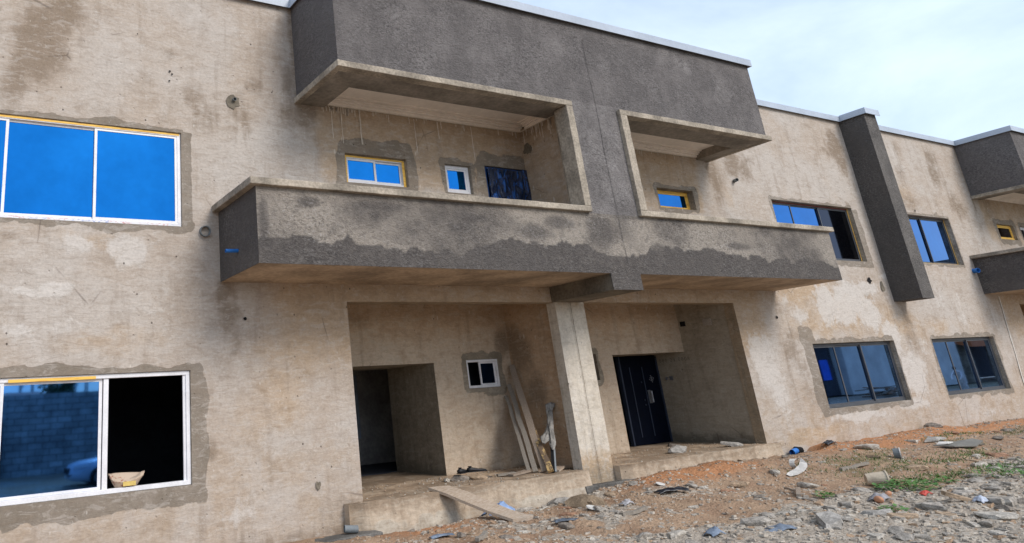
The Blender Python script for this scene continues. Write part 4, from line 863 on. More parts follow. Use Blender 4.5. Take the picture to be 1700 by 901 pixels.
# ---- grass and weeds
def leaf_mat(name, a, b):
    N = NT(name, .6, .3); N.color(N.mix(N.mr(N.noise(6, 3), .35, .65), a, b)); N.p.inputs['Subsurface Weight'].default_value = 0; return N.m
GR = leaf_mat('short_grass', (.05, .10, .022), (.10, .17, .04)); WD = leaf_mat('weed_leaves', (.06, .15, .035), (.12, .24, .06))
g = MB(); r = np.random.RandomState(21); nb = 0
while nb < 4200:
    x = r.uniform(2, 19); y = -r.uniform(1.0, 5.0); a = gattr(np.array([x]), np.array([y]))[0]
    band = math.exp(-((y + 3.35 + .1 * (x - 4)) / .28) ** 2) * (3 < x < 9) * (.4 + .6 * (math.sin(x * 3) > -.2)) + .6 * math.exp(-((y + 2.6) / .25) ** 2) * (5 < x < 8.5) + .9 * math.exp(-((x - 11) / 1.5) ** 2 - ((y + 1.0) / .2) ** 2)
    if r.rand() > max(a[2] * .35, band): continue
    z = gz(x, y); h = r.uniform(.02, .06); an = r.uniform(0, 6.28); w_ = .006 + .004 * r.rand(); dx, dy = math.cos(an) * w_, math.sin(an) * w_; lx, ly = r.uniform(-.6, .6, 2) * h
    g.add([(x - dx, y - dy, z - .01), (x + dx, y + dy, z - .01), (x + lx + dx * .3, y + ly, z + h * .8), (x + lx * 1.6, y + ly * 1.6, z + h)], [(0, 1, 2), (0, 2, 3)]); nb += 1
tag(g.build('short_grass', GR), kind='stuff')
def weed(x, y, rad, h, n, label, seed, long=False):
    r = np.random.RandomState(seed); b = MB(); z = gz(x, y)
    for i in range(n):
        a = r.uniform(0, 6.28); q = rad * math.sqrt(r.rand()); px, py = x + math.cos(a) * q * 1.3, y + math.sin(a) * q; zz = z + h * (1 - (q / rad) ** 2 * .7) * r.uniform(.25, 1)
        L_ = r.uniform(.04, .08) * (2.2 if long else 1); W_ = L_ * (.12 if long else .45); o = r.uniform(0, 6.28); d = Vector((math.cos(o), math.sin(o), r.uniform(-.2, .6))).normalized(); s = d.cross(Vector((0, 0, 1))).normalized(); p = Vector((px, py, zz))
        b.add([p, p + d * L_ * .45 + s * W_, p + d * L_, p + d * L_ * .45 - s * W_], [(0, 1, 2, 3)])
    lf = MB(); 
    root = empty('weed', (x, y, z), label, 'weed', 'weeds growing on the site ground')
    b.build('foliage', WD, root)
    for i in range(max(4, n // 30)):
        a = r.uniform(0, 6.28); q = rad * .6 * r.rand(); lf.tube([(x + math.cos(a) * q * .3, y + math.sin(a) * q * .3, z - .02), (x + math.cos(a) * q, y + math.sin(a) * q, z + h * .6)], .004, 4)
    lf.build('stem', GR, root)
weed(2.75, -3.78, .42, .15, 420, 'broad leafy green weed patch beside the tipped cream bucket', 1)
weed(.85, -4.42, .18, .10, 90, 'low green weed among grey rubble below the pottery shards', 2)
weed(1.16, -3.37, .14, .10, 60, 'small bright green weed alone on brown soil', 3)
weed(4.9, -4.25, .35, .18, 130, 'long-bladed green weed clump at the right edge', 4, True)
weed(4.0, -3.75, .2, .10, 70, 'pale green weed tuft just above the grey rubble edge', 5)

# ---- planks, rag and rubble in the porches
b = MB(); b_ = [(-3.80, -.03, .035), (-3.66, -.33, -.055), (-3.50, -.66, -.19), (-3.34, -.97, -.31), (-3.17, -1.30, gz(-3.17, -1.30) + .03)]
vs = []; fs = []
for i, p in enumerate(b_):
    for sx, sz in ((-.17, -.022), (.17, -.022), (.17, .022), (-.17, .022)): vs.append((p[0] + sx * (1 + .05 * math.sin(i * 2)) , p[1] - sx * .35, p[2] + sz))
for i in range(4):
    for k in range(4): fs.append((i * 4 + k, i * 4 + 4 + k, i * 4 + 4 + (k + 1) % 4, i * 4 + (k + 1) % 4))
fs += [(0, 1, 2, 3), (19, 18, 17, 16)]; b.add(vs, fs)
tag(b.build('plank', WOODP, origin=(-3.5, -.6, -.2)), 'wide dusty wooden board ramped from the left porch floor down to the soil', 'plank')
def lean(p, q, w_, th, mat, label, seed, up=(1, 0, 0), n=5, wob=.008, name='plank'):
    random.seed(seed); return tag(MB().bar(p, q, w_, th, up=up, wob=wob, n=n).build(name, mat, origin=p), label, 'plank')
lean((-1.10, .26, .02), (-.36, 1.56, 2.02), .125, .035, WOODG, 'tall brown-grey plank reaching highest in the left porch corner', 31, up=(-.7, -.7, 0), wob=.016, n=7)
lean((-1.24, .36, .02), (-.50, 1.57, 1.62), .09, .05, WOODD, 'dark grey square-ended timber leaning left of the tallest plank', 32, up=(-.7, -.7, 0), wob=.012, n=7)
lean((-1.33, .44, .02), (-.60, 1.58, 1.40), .07, .04, WOODD, 'thin dark batten, leftmost of the leaning timbers', 33, up=(-.7, -.7, 0), wob=.014, n=7)
lean((-1.12, .10, .02), (-.50, 1.28, 1.30), .10, .06, BARK, 'peeling yellow and brown timber leaning in front of the grey planks', 34, up=(-.7, -.7, 0), wob=.012, n=8)
rt = tag(MB().bar((-1.06, .10, .01), (-.33, .68, 1.14), .05, .05, up=(-.7, -.7, 0), wob=.003, n=3).build('metal_prop', BLACK, origin=(-1.05, .1, 0)), 'narrow dark prop with pale edge under the grey rag', 'prop')
MB().bar((-1.025, .08, .01), (-.30, .655, 1.14), .025, .035, up=(1, 0, 0)).build('edge_strip', PVC, rt)
# rag draped over the prop
def cloth_tube(path, wds, nn, seed, amp):
    m = MB(); n = 34; ti = np.linspace(0, len(path) - 1, n); P = np.array(path); C_ = np.stack([np.interp(ti, range(len(path)), P[:, k]) for k in range(3)], 1); W_ = np.interp(ti, range(len(path)), wds); vs = []
    for i in range(n):
        for k in range(nn):
            a = 2 * math.pi * k / nn; f = 1 + amp * (float(fbm(np.array([math.cos(a) * 1.6 + seed]), np.array([math.sin(a) * 1.6 + i * .22]), 3)[0]) - .5) * 2 + .22 * math.sin(a * 4 + i * .25 + seed)
            rr = W_[i] * f; vs.append((C_[i, 0] + math.cos(a) * rr * .8, C_[i, 1] - math.cos(a) * rr * .75, C_[i, 2] + math.sin(a) * rr * .75))
    m.add(vs, [(i * nn + k, i * nn + (k + 1) % nn, (i + 1) * nn + (k + 1) % nn, (i + 1) * nn + k) for i in range(n - 1) for k in range(nn)] + [tuple(range(nn))[::-1], tuple((n - 1) * nn + k for k in range(nn))]); return m
rag = cloth_tube([(-.26, .60, 1.17), (-.34, .60, 1.20), (-.42, .58, 1.16), (-.47, .56, 1.04), (-.54, .50, .90), (-.62, .46, .78), (-.74, .42, .66), (-.86, .40, .58), (-.92, .38, .50)], [.022, .038, .052, .048, .034, .034, .055, .07, .02], 26, 2.0, 1.1).build('rag', RAG, origin=(-.6, .5, .9), smooth=True); tag(rag, 'dusty grey rag draped over the dark prop in the left porch', 'rag')
cloth_tube([(-.46, .55, 1.06), (-.60, .44, .86), (-.72, .33, .66), (-.80, .27, .50), (-.86, .22, .38)], [.03, .035, .03, .045, .015], 22, 7.0, 1.2).build('hanging_fold', RAG, rag, smooth=True)
for i, (x, y, l_, w_, rz, m, lab) in enumerate(((-1.55, .45, .55, .13, .15, WOODG, 'short grey board lying flat at the foot of the leaning planks'), (-1.8, .55, .35, .10, -.35, WOODD, 'short dark board end left of the flat grey board on porch floor'), (-.72, .30, .52, .14, .55, WOODP, 'short tan board lying by the partition foot in the left porch'))):
    o = MB().box(-l_ / 2, l_ / 2, -w_ / 2, w_ / 2, 0, .035).build('board_offcut', m); o.location = (x, y, .008); o.rotation_euler = (.02, -.05, rz); tag(o, lab, 'board')
def one(mat, seed, x, y, s, label, cat='stone', z=None, flat=.5, slab=False, rz=None, sc=(1.3, 1, 1), name='stone', tilt=.06):
    o = rock(name, mat, seed, flat, slab); put(o, x, y, s, rz=rz, z=z, sc=sc, tilt=tilt); return tag(o, label, cat)
one(ST[3], 301, -2.72, .78, .30, 'brown stone under the black shoe on the left porch floor', z=0, flat=.55); one(ST[2], 302, -2.42, .62, .30, 'tan stone right of the black shoe on the left porch floor', z=0, flat=.5)
one(ST[1], 303, -2.95, .85, .16, 'small pale stone left of the stones on the left porch floor', z=0, flat=.6); one(ST[3], 304, -2.12, .7, .2, 'thin dark flake right of the tan stone on porch floor', z=0, flat=.2)
def shoe(x, y, z, rz, label):
    secs = [(-.14, .035, .07), (-.10, .045, .085), (-.04, .04, .07), (.03, .042, .05), (.09, .048, .045), (.14, .038, .035), (.165, .015, .02)]; b = MB(); vs = []; n = 10
    for (px, wd_, hh) in secs:
        for k in range(n):
            a = 2 * math.pi * k / n; vs.append((px, math.cos(a) * wd_, max(.012, hh / 2 + math.sin(a) * hh / 2)))
    b.add(vs, [(i * n + k, i * n + (k + 1) % n, (i + 1) * n + (k + 1) % n, (i + 1) * n + k) for i in range(len(secs) - 1) for k in range(n)] + [tuple(range(n))[::-1], tuple((len(secs) - 1) * n + k for k in range(n))])
    o = b.build('shoe', plain('black_leather', (.018, .018, .02), .5), smooth=True); o.location = (x, y, z); o.rotation_euler = (0, 0, rz); o.scale = (1.25, 1.1, 1.1); tag(o, label, 'shoe', 'old black shoes in the left porch')
    s = MB(); s.box(-.145, .16, -.042, .042, 0, .012); q = s.build('sole', BLACKP, None); q.parent = o; s = MB(); s.tube([(-.10, 0, .082), (-.10, 0, .094)], .03, 10); q = s.build('shoe_opening', BLACK, None); q.parent = o
shoe(-2.62, .74, .115, .3, 'worn black shoe lying on top of the brown stone'); shoe(-2.40, .66, .12, -.2, 'worn black shoe lying on the tan stone')
one(CONC, 310, 3.02, .50, .56, 'rough grey concrete block on the floor of the right porch', 'concrete block', z=0, flat=.5, sc=(1.15, .6, .85), rz=.1, name='concrete_block')
o = one(CONC, 311, 4.55, .30, .66, 'tilted grey concrete slab piece near the right end of the right porch', 'concrete slab', z=.03, flat=.16, slab=True, sc=(1.2, .6, .9), rz=.1, name='concrete_slab'); o.rotation_euler = (.28, .1, .1)
one(ST[3], 312, 4.3, 1.6, .3, 'dark rubble lump at the foot of the steel door', z=0, flat=.35)
# bread bag on the window sill
bg_ = MB(); n = 28; vs = []
for i, (h, rr) in enumerate(((0, .11), (.05, .135), (.10, .16), (.135, .175), (.125, .15), (.08, .12), (.05, .05))):
    for k in range(n):
        a = 2 * math.pi * k / n; q = rr * (1 + .07 * math.sin(3 * a + .6) + .05 * math.sin(8 * a + 1.5 * i)); up = .075 * max(0, math.sin(a)) + .02 * math.sin(2 * a + 2) - .035 * max(0, -math.sin(a)) + (.03 if abs(math.cos(a)) > .93 else 0); vs.append((math.cos(a) * q * 1.25 * (1.1 if math.cos(a) > .85 and i in (2, 3) else 1), math.sin(a) * q * .5, h + up * min(1, i / 3)))
bg_.add(vs, [(i * n + k, i * n + (k + 1) % n, (i + 1) * n + (k + 1) % n, (i + 1) * n + k) for i in range(6) for k in range(n)] + [tuple(range(n))[::-1], tuple(6 * n + k for k in range(n))])
N = NT('printed_food_bag', .6, .3).obj(); a = N.mr(N.noise(30, 2, .5, 0, scale3=(1, 1, 1.6)), .57, .61); gt = N.mr(N.noise(5, 1, off=3), .5, .56); N.color(N.mix(N.math('MULTIPLY', a, gt), (.46, .36, .27), (.33, .12, .08)))
bagm = N.m; o = bg_.build('food_bag', bagm, smooth=True); o.scale = (1.1, 1, .95); o.location = (-9.0, .10, .588); tag(o, 'crumpled open food bag standing on the sill of the lower left window', 'bag')
y_ = MB(); y_.box(-.05, .11, -.094, -.088, .015, .075); q = y_.build('yellow_contents', plain('yellow_print', (.62, .46, .14), .6), None); q.parent = o

# ---- drain pieces by the wall
def slabbox(name, x0, x1, y0, y1, z0, z1, mat, label, cat, rx=0, ry=0, rz=0):
    b = MB(); nx = 8
    U = np.linspace(-1, 1, nx); vs = []
    o = MB().box(-(x1 - x0) / 2, (x1 - x0) / 2, -(y1 - y0) / 2, (y1 - y0) / 2, -(z1 - z0) / 2, (z1 - z0) / 2).build(name, mat, bevel=.018); o.location = ((x0 + x1) / 2, (y0 + y1) / 2, (z0 + z1) / 2); o.rotation_euler = (rx, ry, rz); return tag(o, label, cat)
DMP = plain('damp_concrete', (.13, .125, .115), .8, 3, .4, 30, .3, .5, 30, objc=True)
slabbox('drain_slab', -6.35, -5.2, -.42, -.07, -.62, -.41, DMP, 'damp concrete drain slab against the wall foot left of the step', 'drain slab')
pipe_ = MB(); pipe_.tube([(-5.75, -.20, -.33), (-5.55, -.26, -.35)], .055, 14, cap=False); pipe_.tube([(-5.55, -.26, -.35), (-5.75, -.2, -.33)], .047, 14, cap=False); tag(pipe_.build('drain_pipe', PVC, origin=(-5.65, -.23, -.35)), 'short grey pipe end lying on the drain slab', 'pipe')
slabbox('drain_slab', -.62, .95, -.22, -.04, -.50, -.27, DMP, 'dark concrete drain edge running past the column foot', 'drain slab')
slabbox('drain_slab', 5.72, 6.9, -.34, -.06, -.50, -.29, DMP, 'dark concrete drain edge right of the right porch', 'drain slab')
p_ = MB(); p_.tube([(6.0, -.13, -.25), (6.22, -.10, -.23)], .06, 16, cap=False); p_.tube([(6.22, -.10, -.23), (6.0, -.13, -.25)], .053, 16, cap=False); tag(p_.build('drain_pipe', PVCB, origin=(6.0, -.13, -.3)), 'blue pipe mouth at the wall foot right of the right porch', 'pipe')
p_ = MB(); p_.tube([(6.40, -.10, -.24), (6.24, -.08, -.22)], .075, 14); tag(p_.build('drain_opening', BLACK, origin=(6.3, -.1, -.25)), 'black drain opening beside the blue pipe mouth', 'drain')
# ---- singular pieces on the ground
one(CONC, 320, -1.55, -.45, .62, 'long pale broken concrete lump below the left porch step', 'concrete lump', flat=.32, sc=(1.3, .7, 1), rz=.1, name='concrete_lump')
one(plain('earth_lump', (.20, .15, .10), .97, 5, .3, 30, .3, .7, 25, objc=True), 321, -1.55, -1.0, .80, 'square brown earth-covered block in front of the column', 'earth block', flat=.42, sc=(1.2, .75, 1), rz=.1, name='earth_block')
o = one(CONC, 330, -.55, -4.30, .85, 'long thick slab of broken concrete lying on the grey rubble', 'concrete slab', flat=.20, slab=True, sc=(1.25, .55, .9), rz=.35, name='concrete_slab'); o.rotation_euler = (.12, -.05, .30)
one(CONC, 331, .2, -4.55, .62, 'lower concrete slab end right of the long thick slab', 'concrete slab', flat=.22, slab=True, sc=(1.3, .6, 1), rz=.2, name='concrete_slab')
one(ST[0], 332, 1.25, -4.80, 0.5, 'wide flat grey slab lying in the rubble below the pottery', flat=.16, slab=True, rz=.2); one(ST[2], 333, 1.0, -5.0, .4, 'flat pinkish tan slab overlapping the wide grey slab', flat=.16, slab=True, rz=.9)
one(ST[2], 334, .35, -4.78, 0.42, 'flat tan stone left of the wide grey slab', flat=.2, slab=True, rz=.1); one(ST[0], 335, 2.3, -5.15, 0.5, 'thick wedge of grey concrete in the rubble at the right', flat=.3, slab=True, rz=1.0)
one(ST[0], 336, 2.75, -4.55, .42, 'flat grey slab edge-up behind the pottery shards', flat=.18, slab=True, rz=.4); one(ST[1], 337, 1.1, -5.5, 0.56, 'broad pale worn boulder in the front rubble', flat=.22, rz=.3); one(ST[0], 338, 3.3, -5.3, 0.56, 'big flat grey slab at the right edge rubble', flat=.16, slab=True, rz=.1)
o = MB().box(-.12, .12, -.05, .05, -.03, .03).build('brick_piece', ST[2], bevel=.006); o.location = (1.95, -4.78, gz(1.95, -4.78) + .06); o.rotation_euler = (.1, .35, -.7); o.scale = (1.5, 1.2, 1); tag(o, 'tan rectangular brick piece sticking up from the grey rubble', 'brick')
one(ST[2], 340, 1.42, -1.85, .36, 'flat orange-tan rock propped over a dark hollow', flat=.25, slab=True, rz=.1); one(ST[1], 341, 2.72, -1.68, .2, 'rounded pale stone on the red soil', flat=.6); one(ST[1], 342, 2.25, -2.5, .3, 'pale grey boulder below the torn white plastic', flat=.5)
one(ST[1], 343, 7.2, -1.1, .5, 'rounded brown-white boulder on the red soil bank', flat=.5); one(ST[2], 344, 5.4, -2.75, .42, 'smooth orange-tan flat stone near the grass', flat=.35, rz=.1); one(ST[4], 345, 8.3, -2.9, .4, 'reddish lump of baked earth beside the grass', flat=.4)
one(ST[3], 346, 12.2, -.25, .34, 'dark pointed rock against the wall foot under far window', flat=.8); one(ST[0], 347, -1.25, -3.75, .34, 'grey rounded stone behind the blue-grey cloth', flat=.6)
# bucket, ring, sheets, bags
def bucket(x, y, z, rz, label, mat, r0=.075, r1=.115, l_=.24):
    b = MB(); n = 20; vs = []
    for (t, rr) in ((0, r0), (1, r1), (1, r1 * .9), (.04, r0 * .9)):
        for k in range(n): a = 2 * math.pi * k / n; vs.append((t * l_, math.cos(a) * rr, math.sin(a) * rr))
    b.add(vs, [(i * n + k, i * n + (k + 1) % n, (i + 1) * n + (k + 1) % n, (i + 1) * n + k) for i in range(3) for k in range(n)] + [tuple(range(n)), tuple(3 * n + k for k in range(n))[::-1]])
    o = b.build('bucket', mat, smooth=False); o.location = (x, y, z + r1 * .95); o.rotation_euler = (.1, .02, rz); tag(o, label, 'bucket')
    rm = MB(); vs = []; 
    for (t, rr) in ((l_ - .015, r1 * 1.0), (l_ - .015, r1 * 1.09), (l_ + .004, r1 * 1.09), (l_ + .004, r1 * .9)):
        for k in range(n): a = 2 * math.pi * k / n; vs.append((t, math.cos(a) * rr, math.sin(a) * rr))
    rm.add(vs, [(i * n + k, i * n + (k + 1) % n, (i + 1) * n + (k + 1) % n, (i + 1) * n + k) for i in range(3) for k in range(n)]); q = rm.build('rim', mat, None); q.parent = o
    return o
o = bucket(2.90, -3.12, gz(2.9, -3.12), -.85, 'cream plastic bucket tipped on its side on the soil', plain('cream_plastic', (.45, .38, .29), .6, 6, .25)); o.scale = (1.25, 1.15, 1.15)
o = bucket(6.3, -2.0, gz(6.3, -2.0), -1.1, 'white-rimmed grey pipe ring half sunk in the red soil', PVC, .10, .115, .12); o.name = 'pipe_ring'; o['category'] = 'pipe ring'; o.children[0].data.materials[0] = WHITEP; o.location.z -= .03
def sheet(name, pts, th, mat, label, cat, bend=0):
    b = MB(); n = len(pts); c = Vector((sum(p[0] for p in pts) / n, sum(p[1] for p in pts) / n, sum(p[2] for p in pts) / n + bend))
    b.add([(p[0], p[1], p[2] + th) for p in pts] + [(c.x, c.y, c.z + th)] + [(p[0], p[1], p[2]) for p in pts] + [(c.x, c.y, c.z)], [(i, (i + 1) % n, n) for i in range(n)] + [(n + 1 + (i + 1) % n, n + 1 + i, 2 * n + 1) for i in range(n)] + [(i, n + 1 + i, n + 1 + (i + 1) % n, (i + 1) % n) for i in range(n)])
    return tag(b.build(name, mat, origin=tuple(c)), label, cat)
def G_(x, y, d=.02): return (x, y, gz(x, y) + d)
sheet('roof_sheet', [G_(8.3, -1.85, .05), G_(8.5, -2.15, .05), G_(9.1, -2.3, .05), G_(9.85, -2.15, .10), G_(9.75, -2.0, .13), G_(9.0, -1.93, .10)], .02, plain('weathered_sheet', (.17, .165, .145), .85), 'dark weathered sheet lying propped on stones near the grass', 'sheet', .02)
sheet('plaster_flake', [G_(9.1, -1.35, .03), G_(9.35, -1.48, .03), G_(9.9, -1.45, .05), G_(10.0, -1.3, .06), G_(9.6, -1.22, .05)], .03, CONC, 'white flat flake behind the dark weathered sheet', 'plaster flake', .04)
sheet('plaster_flake', [G_(8.35, -1.9, .08), G_(8.5, -2.05, .09), G_(8.85, -2.0, .10), G_(8.6, -1.85, .10)], .02, WHITEP, 'pale flake resting on the left end of the dark sheet', 'plaster flake', .02)
# torn white plastic with a curled end
b = MB(); vs = []; prof = [(2.75, -1.9, .02), (2.95, -1.88, .03), (3.2, -1.85, .04), (3.45, -1.80, .07), (3.62, -1.72, .11), (3.70, -1.66, .16)]
for i, p in enumerate(prof):
    zz = gz(p[0], p[1]); w_ = (.04, .09, .09, .08, .07, .02)[i]; vs += [(p[0], p[1] - w_, zz + p[2] - .01), (p[0] + .02, p[1] + w_, zz + p[2] + .015)]
b.add(vs, [(2 * i, 2 * i + 2, 2 * i + 3, 2 * i + 1) for i in range(5)]); o = b.build('torn_plastic', WHITEP, origin=(3.2, -1.85, gz(3.2, -1.85))); so_ = o.modifiers.new('thickness', 'SOLIDIFY'); so_.thickness = .008
tag(o, 'torn white plastic strip with a curled end on the brown soil', 'plastic piece')
b = MB(); vs = []; zz = gz(3.4, -1.7)
for i in range(9):
    a = 1.3 + i * .42; vs += [(3.42 + math.cos(a) * .09, -1.62, zz + .11 + math.sin(a) * .08), (3.46 + math.cos(a) * .09, -1.70, zz + .11 + math.sin(a) * .08)]
b.add(vs, [(2 * i, 2 * i + 2, 2 * i + 3, 2 * i + 1) for i in range(8)]); q = b.build('curled_end', WHITEP, o); q.modifiers.new('thickness', 'SOLIDIFY').thickness = .008
def crumple(name, x, y, rx, ry, h, mat, label, cat, seed, z=None, rz=0):
    b = MB(); n, m = 22, 14; r = np.random.RandomState(seed); z0 = gz(x, y) if z is None else z; ox_, oy_ = r.uniform(0, 50, 2)
    U, V = np.meshgrid(np.linspace(-1, 1, n), np.linspace(-1, 1, m), indexing='ij'); U = U.ravel(); V = V.ravel(); q = np.clip(1 - (U ** 2 + V ** 2) * .62, 0, 1)
    nz_ = fbm(U * 2.2 + ox_, V * 2.2 + oy_, 4); rdg = 1 - np.abs(fbm(U * 1.6 + oy_, V * 1.6 + ox_, 3) - .5) * 4
    X = U * rx * (1 + .3 * (fbm(V * 2 + 3, U + seed, 2) - .5)); Y = V * ry * (1 + .5 * (fbm(U * 2 + 9, V + seed, 2) - .5)); c_, s_ = math.cos(rz), math.sin(rz)
    P = np.stack([x + X * c_ - Y * s_, y + X * s_ + Y * c_, z0 + .012 + h * q * (.35 + .8 * nz_ + .35 * rdg)], 1)
    b.add(P, [(i * m + j, (i + 1) * m + j, (i + 1) * m + j + 1, i * m + j + 1) for i in range(n - 1) for j in range(m - 1)])
    o = b.build(name, mat, origin=(x, y, z0), smooth=True); o.modifiers.new('thickness', 'SOLIDIFY').thickness = .006; return tag(o, label, cat)
crumple('cloth', -1.37, -4.12, .30, .12, .06, BLUEC, 'blue-grey cloth lying beside the long thick concrete slab', 'cloth', 1, rz=.1)
crumple('cloth', -2.25, -3.82, .13, .09, .08, BLUEC, 'small peaked blue-grey cloth at the bottom edge', 'cloth', 2)
crumple('plastic_bag', -2.95, -.50, .30, .13, .16, BLUEBAG, 'pale blue plastic bag on the gravel beside the wooden ramp', 'plastic bag', 3)
crumple('plastic_bag', -4.85, -1.42, .2, .06, .035, BLUEC, 'flat blue-grey plastic scrap on soil at the lower left', 'plastic bag', 4)
crumple('plastic_bag', -.1, -1.62, .30, .075, .07, BLACKP, 'long twisted black plastic bag on the red soil', 'plastic bag', 5, rz=-.35)
crumple('plastic_bag', 7.0, -.42, .2, .08, .08, BLACKP, 'black plastic bag lump near the wall by the drain', 'plastic bag', 6)
crumple('plastic_bag', -3.02, -2.0, .20, .07, .04, plain('striped_scrap', (.10, .12, .15), .5, 14, .5, 60, .5), 'dark striped plastic scrap on the soil in front of the column', 'plastic bag', 7, rz=-.3)
crumple('plastic_bag', -1.25, -1.62, .13, .07, .07, plain('clear_bag', (.42, .41, .42), .35, 12, .4), 'crumpled clear plastic bag by the earth-covered block', 'plastic bag', 8)
crumple('plastic_bag', 2.05, -5.0, .10, .08, .08, plain('clear_blue_bag', (.40, .44, .52), .35, 12, .4), 'crumpled clear bluish bag in the grey rubble', 'plastic bag', 9)
crumple('food_wrapper', 2.30, -4.22, .13, .05, .06, plain('red_wrapper', (.45, .05, .03), .45), 'small red and yellow food wrapper in the rubble', 'wrapper', 10)
crumple('foil_scrap', 1.45, -4.0, .17, .11, .10, plain('grey_sack', (.27, .26, .27), .8, 8, .3), 'grey sack scrap between the two terracotta pieces', 'sack', 11)
for x, y, s, lab, sd_ in ((1.28, -4.05, .12, 'rounded terracotta pot piece left of the grey sack scrap', 1), (1.85, -3.95, .09, 'smaller terracotta pot piece right of the grey sack scrap', 2)):
    b = MB(); n = 14; vs = []
    for i, (h, rr) in enumerate(((0, .25), (.2, .45), (.45, .52), (.7, .45), (.85, .28), (.8, .2))):
        for k in range(n): a = 2 * math.pi * k / n; vs.append((math.cos(a) * rr, math.sin(a) * rr, h))
    b.add(vs, [(i * n + k, i * n + (k + 1) % n, (i + 1) * n + (k + 1) % n, (i + 1) * n + k) for i in range(5) for k in range(n)] + [tuple(range(n))[::-1]])
    o = b.build('pot_shard', plain('terracotta', (.48, .24, .14), .8, 5, .3), smooth=True); o.location = (x, y, gz(x, y) + .02); o.rotation_euler = (.7, .4 * sd_, sd_); o.scale = (s * 1.2, s, s * .8); tag(o, lab, 'pottery')
for x, y, s, lab in ((-1.82, -1.42, .09, 'white round lid lying on soil in front of the earth block'), (.05, -1.28, .07, 'small white tub on the red soil heap')):
    b = MB(); b.tube([(0, 0, 0), (0, 0, .18)], [1, .92], 16); o = b.build('paint_tub', WHITEP); o.scale = (s * 1.3, s, s); o.location = (x, y, gz(x, y) + .02); o.rotation_euler = (.3, .1, 0); tag(o, lab, 'lid')
for i, (x, y, l_, rz, lab) in enumerate(((-1.9, -2.3, .42, -.1, 'dark stick-like timber piece on soil left of the stones'), (1.3, -2.9, .5, .5, 'forked grey root lying on the soil'), (-4.7, -2.1, .3, .5, 'short brown timber block at the bottom edge'), (4.6, -2.1, .8, .0, 'thin grey batten lying on soil behind the bucket'))):
    random.seed(50 + i); b = MB().bar((-l_ / 2, 0, 0), (l_ / 2, 0, .03), .05, .04, wob=.012, n=5)
    if i == 1: b.bar((0, 0, .015), (l_ * .35, .16, .03), .03, .03, wob=.01, n=3)
    o = b.build('timber_piece', WOODD if i != 1 else WOODG); o.location = (x, y, gz(x, y) + .035); o.rotation_euler = (0, 0, rz); o.scale = (1.2, 1.2, 1.1); tag(o, lab, 'timber')
one(ST[2], 350, -1.75, -1.32, .12, 'orange stone chip on the left face of the earth block', z=gz(-1.9, -1.3) + .1, flat=.7, sc=(.9, .8, 1))

# ================================================================== what the panes mirror, across the yard
def block_mat():
    N = NT('sandcrete_blocks', .95, .1).obj(); bt = N.n('ShaderNodeTexBrick'); bt.inputs['Scale'].default_value = 1; bt.inputs['Brick Width'].default_value = .62; bt.inputs['Row Height'].default_value = .27; bt.inputs['Mortar Size'].default_value = .018
    mp = N.n('ShaderNodeMapping'); mp.inputs['Rotation'].default_value = (R_(90), 0, 0); N.L(N.pos, mp.inputs[0]); N.L(mp.outputs[0], bt.inputs['Vector'])
    bt.inputs['Color1'].default_value = (.55, .53, .49, 1); bt.inputs['Color2'].default_value = (.38, .36, .33, 1); bt.inputs['Mortar'].default_value = (.13, .12, .11, 1)
    N.color(lowhigh(N, bt.outputs[0], 1.2, .35, 12, .2)); return N.m
bw = empty('block_wall', (-8, -25, -.7), 'grey sandcrete block perimeter wall mirrored in the lower left window', 'wall')
MB().box(-30, 20, -25.2, -25, -.9, 2.75).build('wall', block_mat(), bw)
for x in (-26, -20, -14, -8.9, -2, 4, 10, 16): MB().box(x, x + .45, -25.05, -24.8, -.9, 1.6).build('pier', CEMD, bw)
def tree(x, y, z, h, r_, seed, lab):
    t = empty('tree', (x, y, z), lab, 'tree', 'trees beyond the block wall'); rs = np.random.RandomState(seed); b = MB(); b.tube([(x, y, z), (x + .1, y, z + h * .4), (x, y + .1, z + h * .75)], [.28, .2, .1], 8)
    for i in range(6):
        a = rs.uniform(0, 6.28); b.tube([(x, y, z + h * rs.uniform(.3, .6)), (x + math.cos(a) * r_ * .7, y + math.sin(a) * r_ * .7, z + h * rs.uniform(.6, .9))], [.09, .03], 6)
    b.build('trunk', WOODD, t); c = MB()
    cl = [(x + rs.normal() * r_ * .45, y + rs.normal() * r_ * .4, z + h * .72 + rs.normal() * h * .1) for _ in range(26)]
    for k in range(2600):
        p = Vector(cl[rs.randint(26)]) + Vector(rs.normal(size=3)) * r_ * .18; d = Vector(rs.normal(size=3)).normalized(); s = d.cross(Vector(rs.normal(size=3))).normalized(); q = rs.uniform(.09, .17)
        c.add([p, p + d * q + s * q * .5, p + d * q * 2, p + d * q - s * q * .5], [(0, 1, 2, 3)])
    c.build('crown', leaf_mat('tree_leaves', (.03, .06, .015), (.06, .10, .03)), t)
tree(-4.9, -33, -.9, 4.9, 1.0, 5, 'round green tree behind the block wall, mirrored in the lower left window'); tree(-30, -40, -.9, 7, 3, 6, 'broad green tree behind the far left part of the block wall')
rh = empty('red_roofed_house', (-11, -38, -.9), 'low house with dark red roof behind the block wall', 'building', 'buildings across the yard')
MB().box(-8.6, -3.6, -42, -36, -.9, 2.5).build('wall', CEM, rh); b = MB(); b.add([(-9, -42.5, 2.5), (-3.2, -42.5, 2.5), (-3.2, -35.5, 2.5), (-9, -35.5, 2.5), (-7.2, -39, 3.4), (-5.2, -39, 3.4)], [(0, 1, 5, 4), (1, 2, 5), (2, 3, 4, 5), (3, 0, 4)]); b.build('roof', plain('red_roof', (.22, .05, .035), .6), rh)
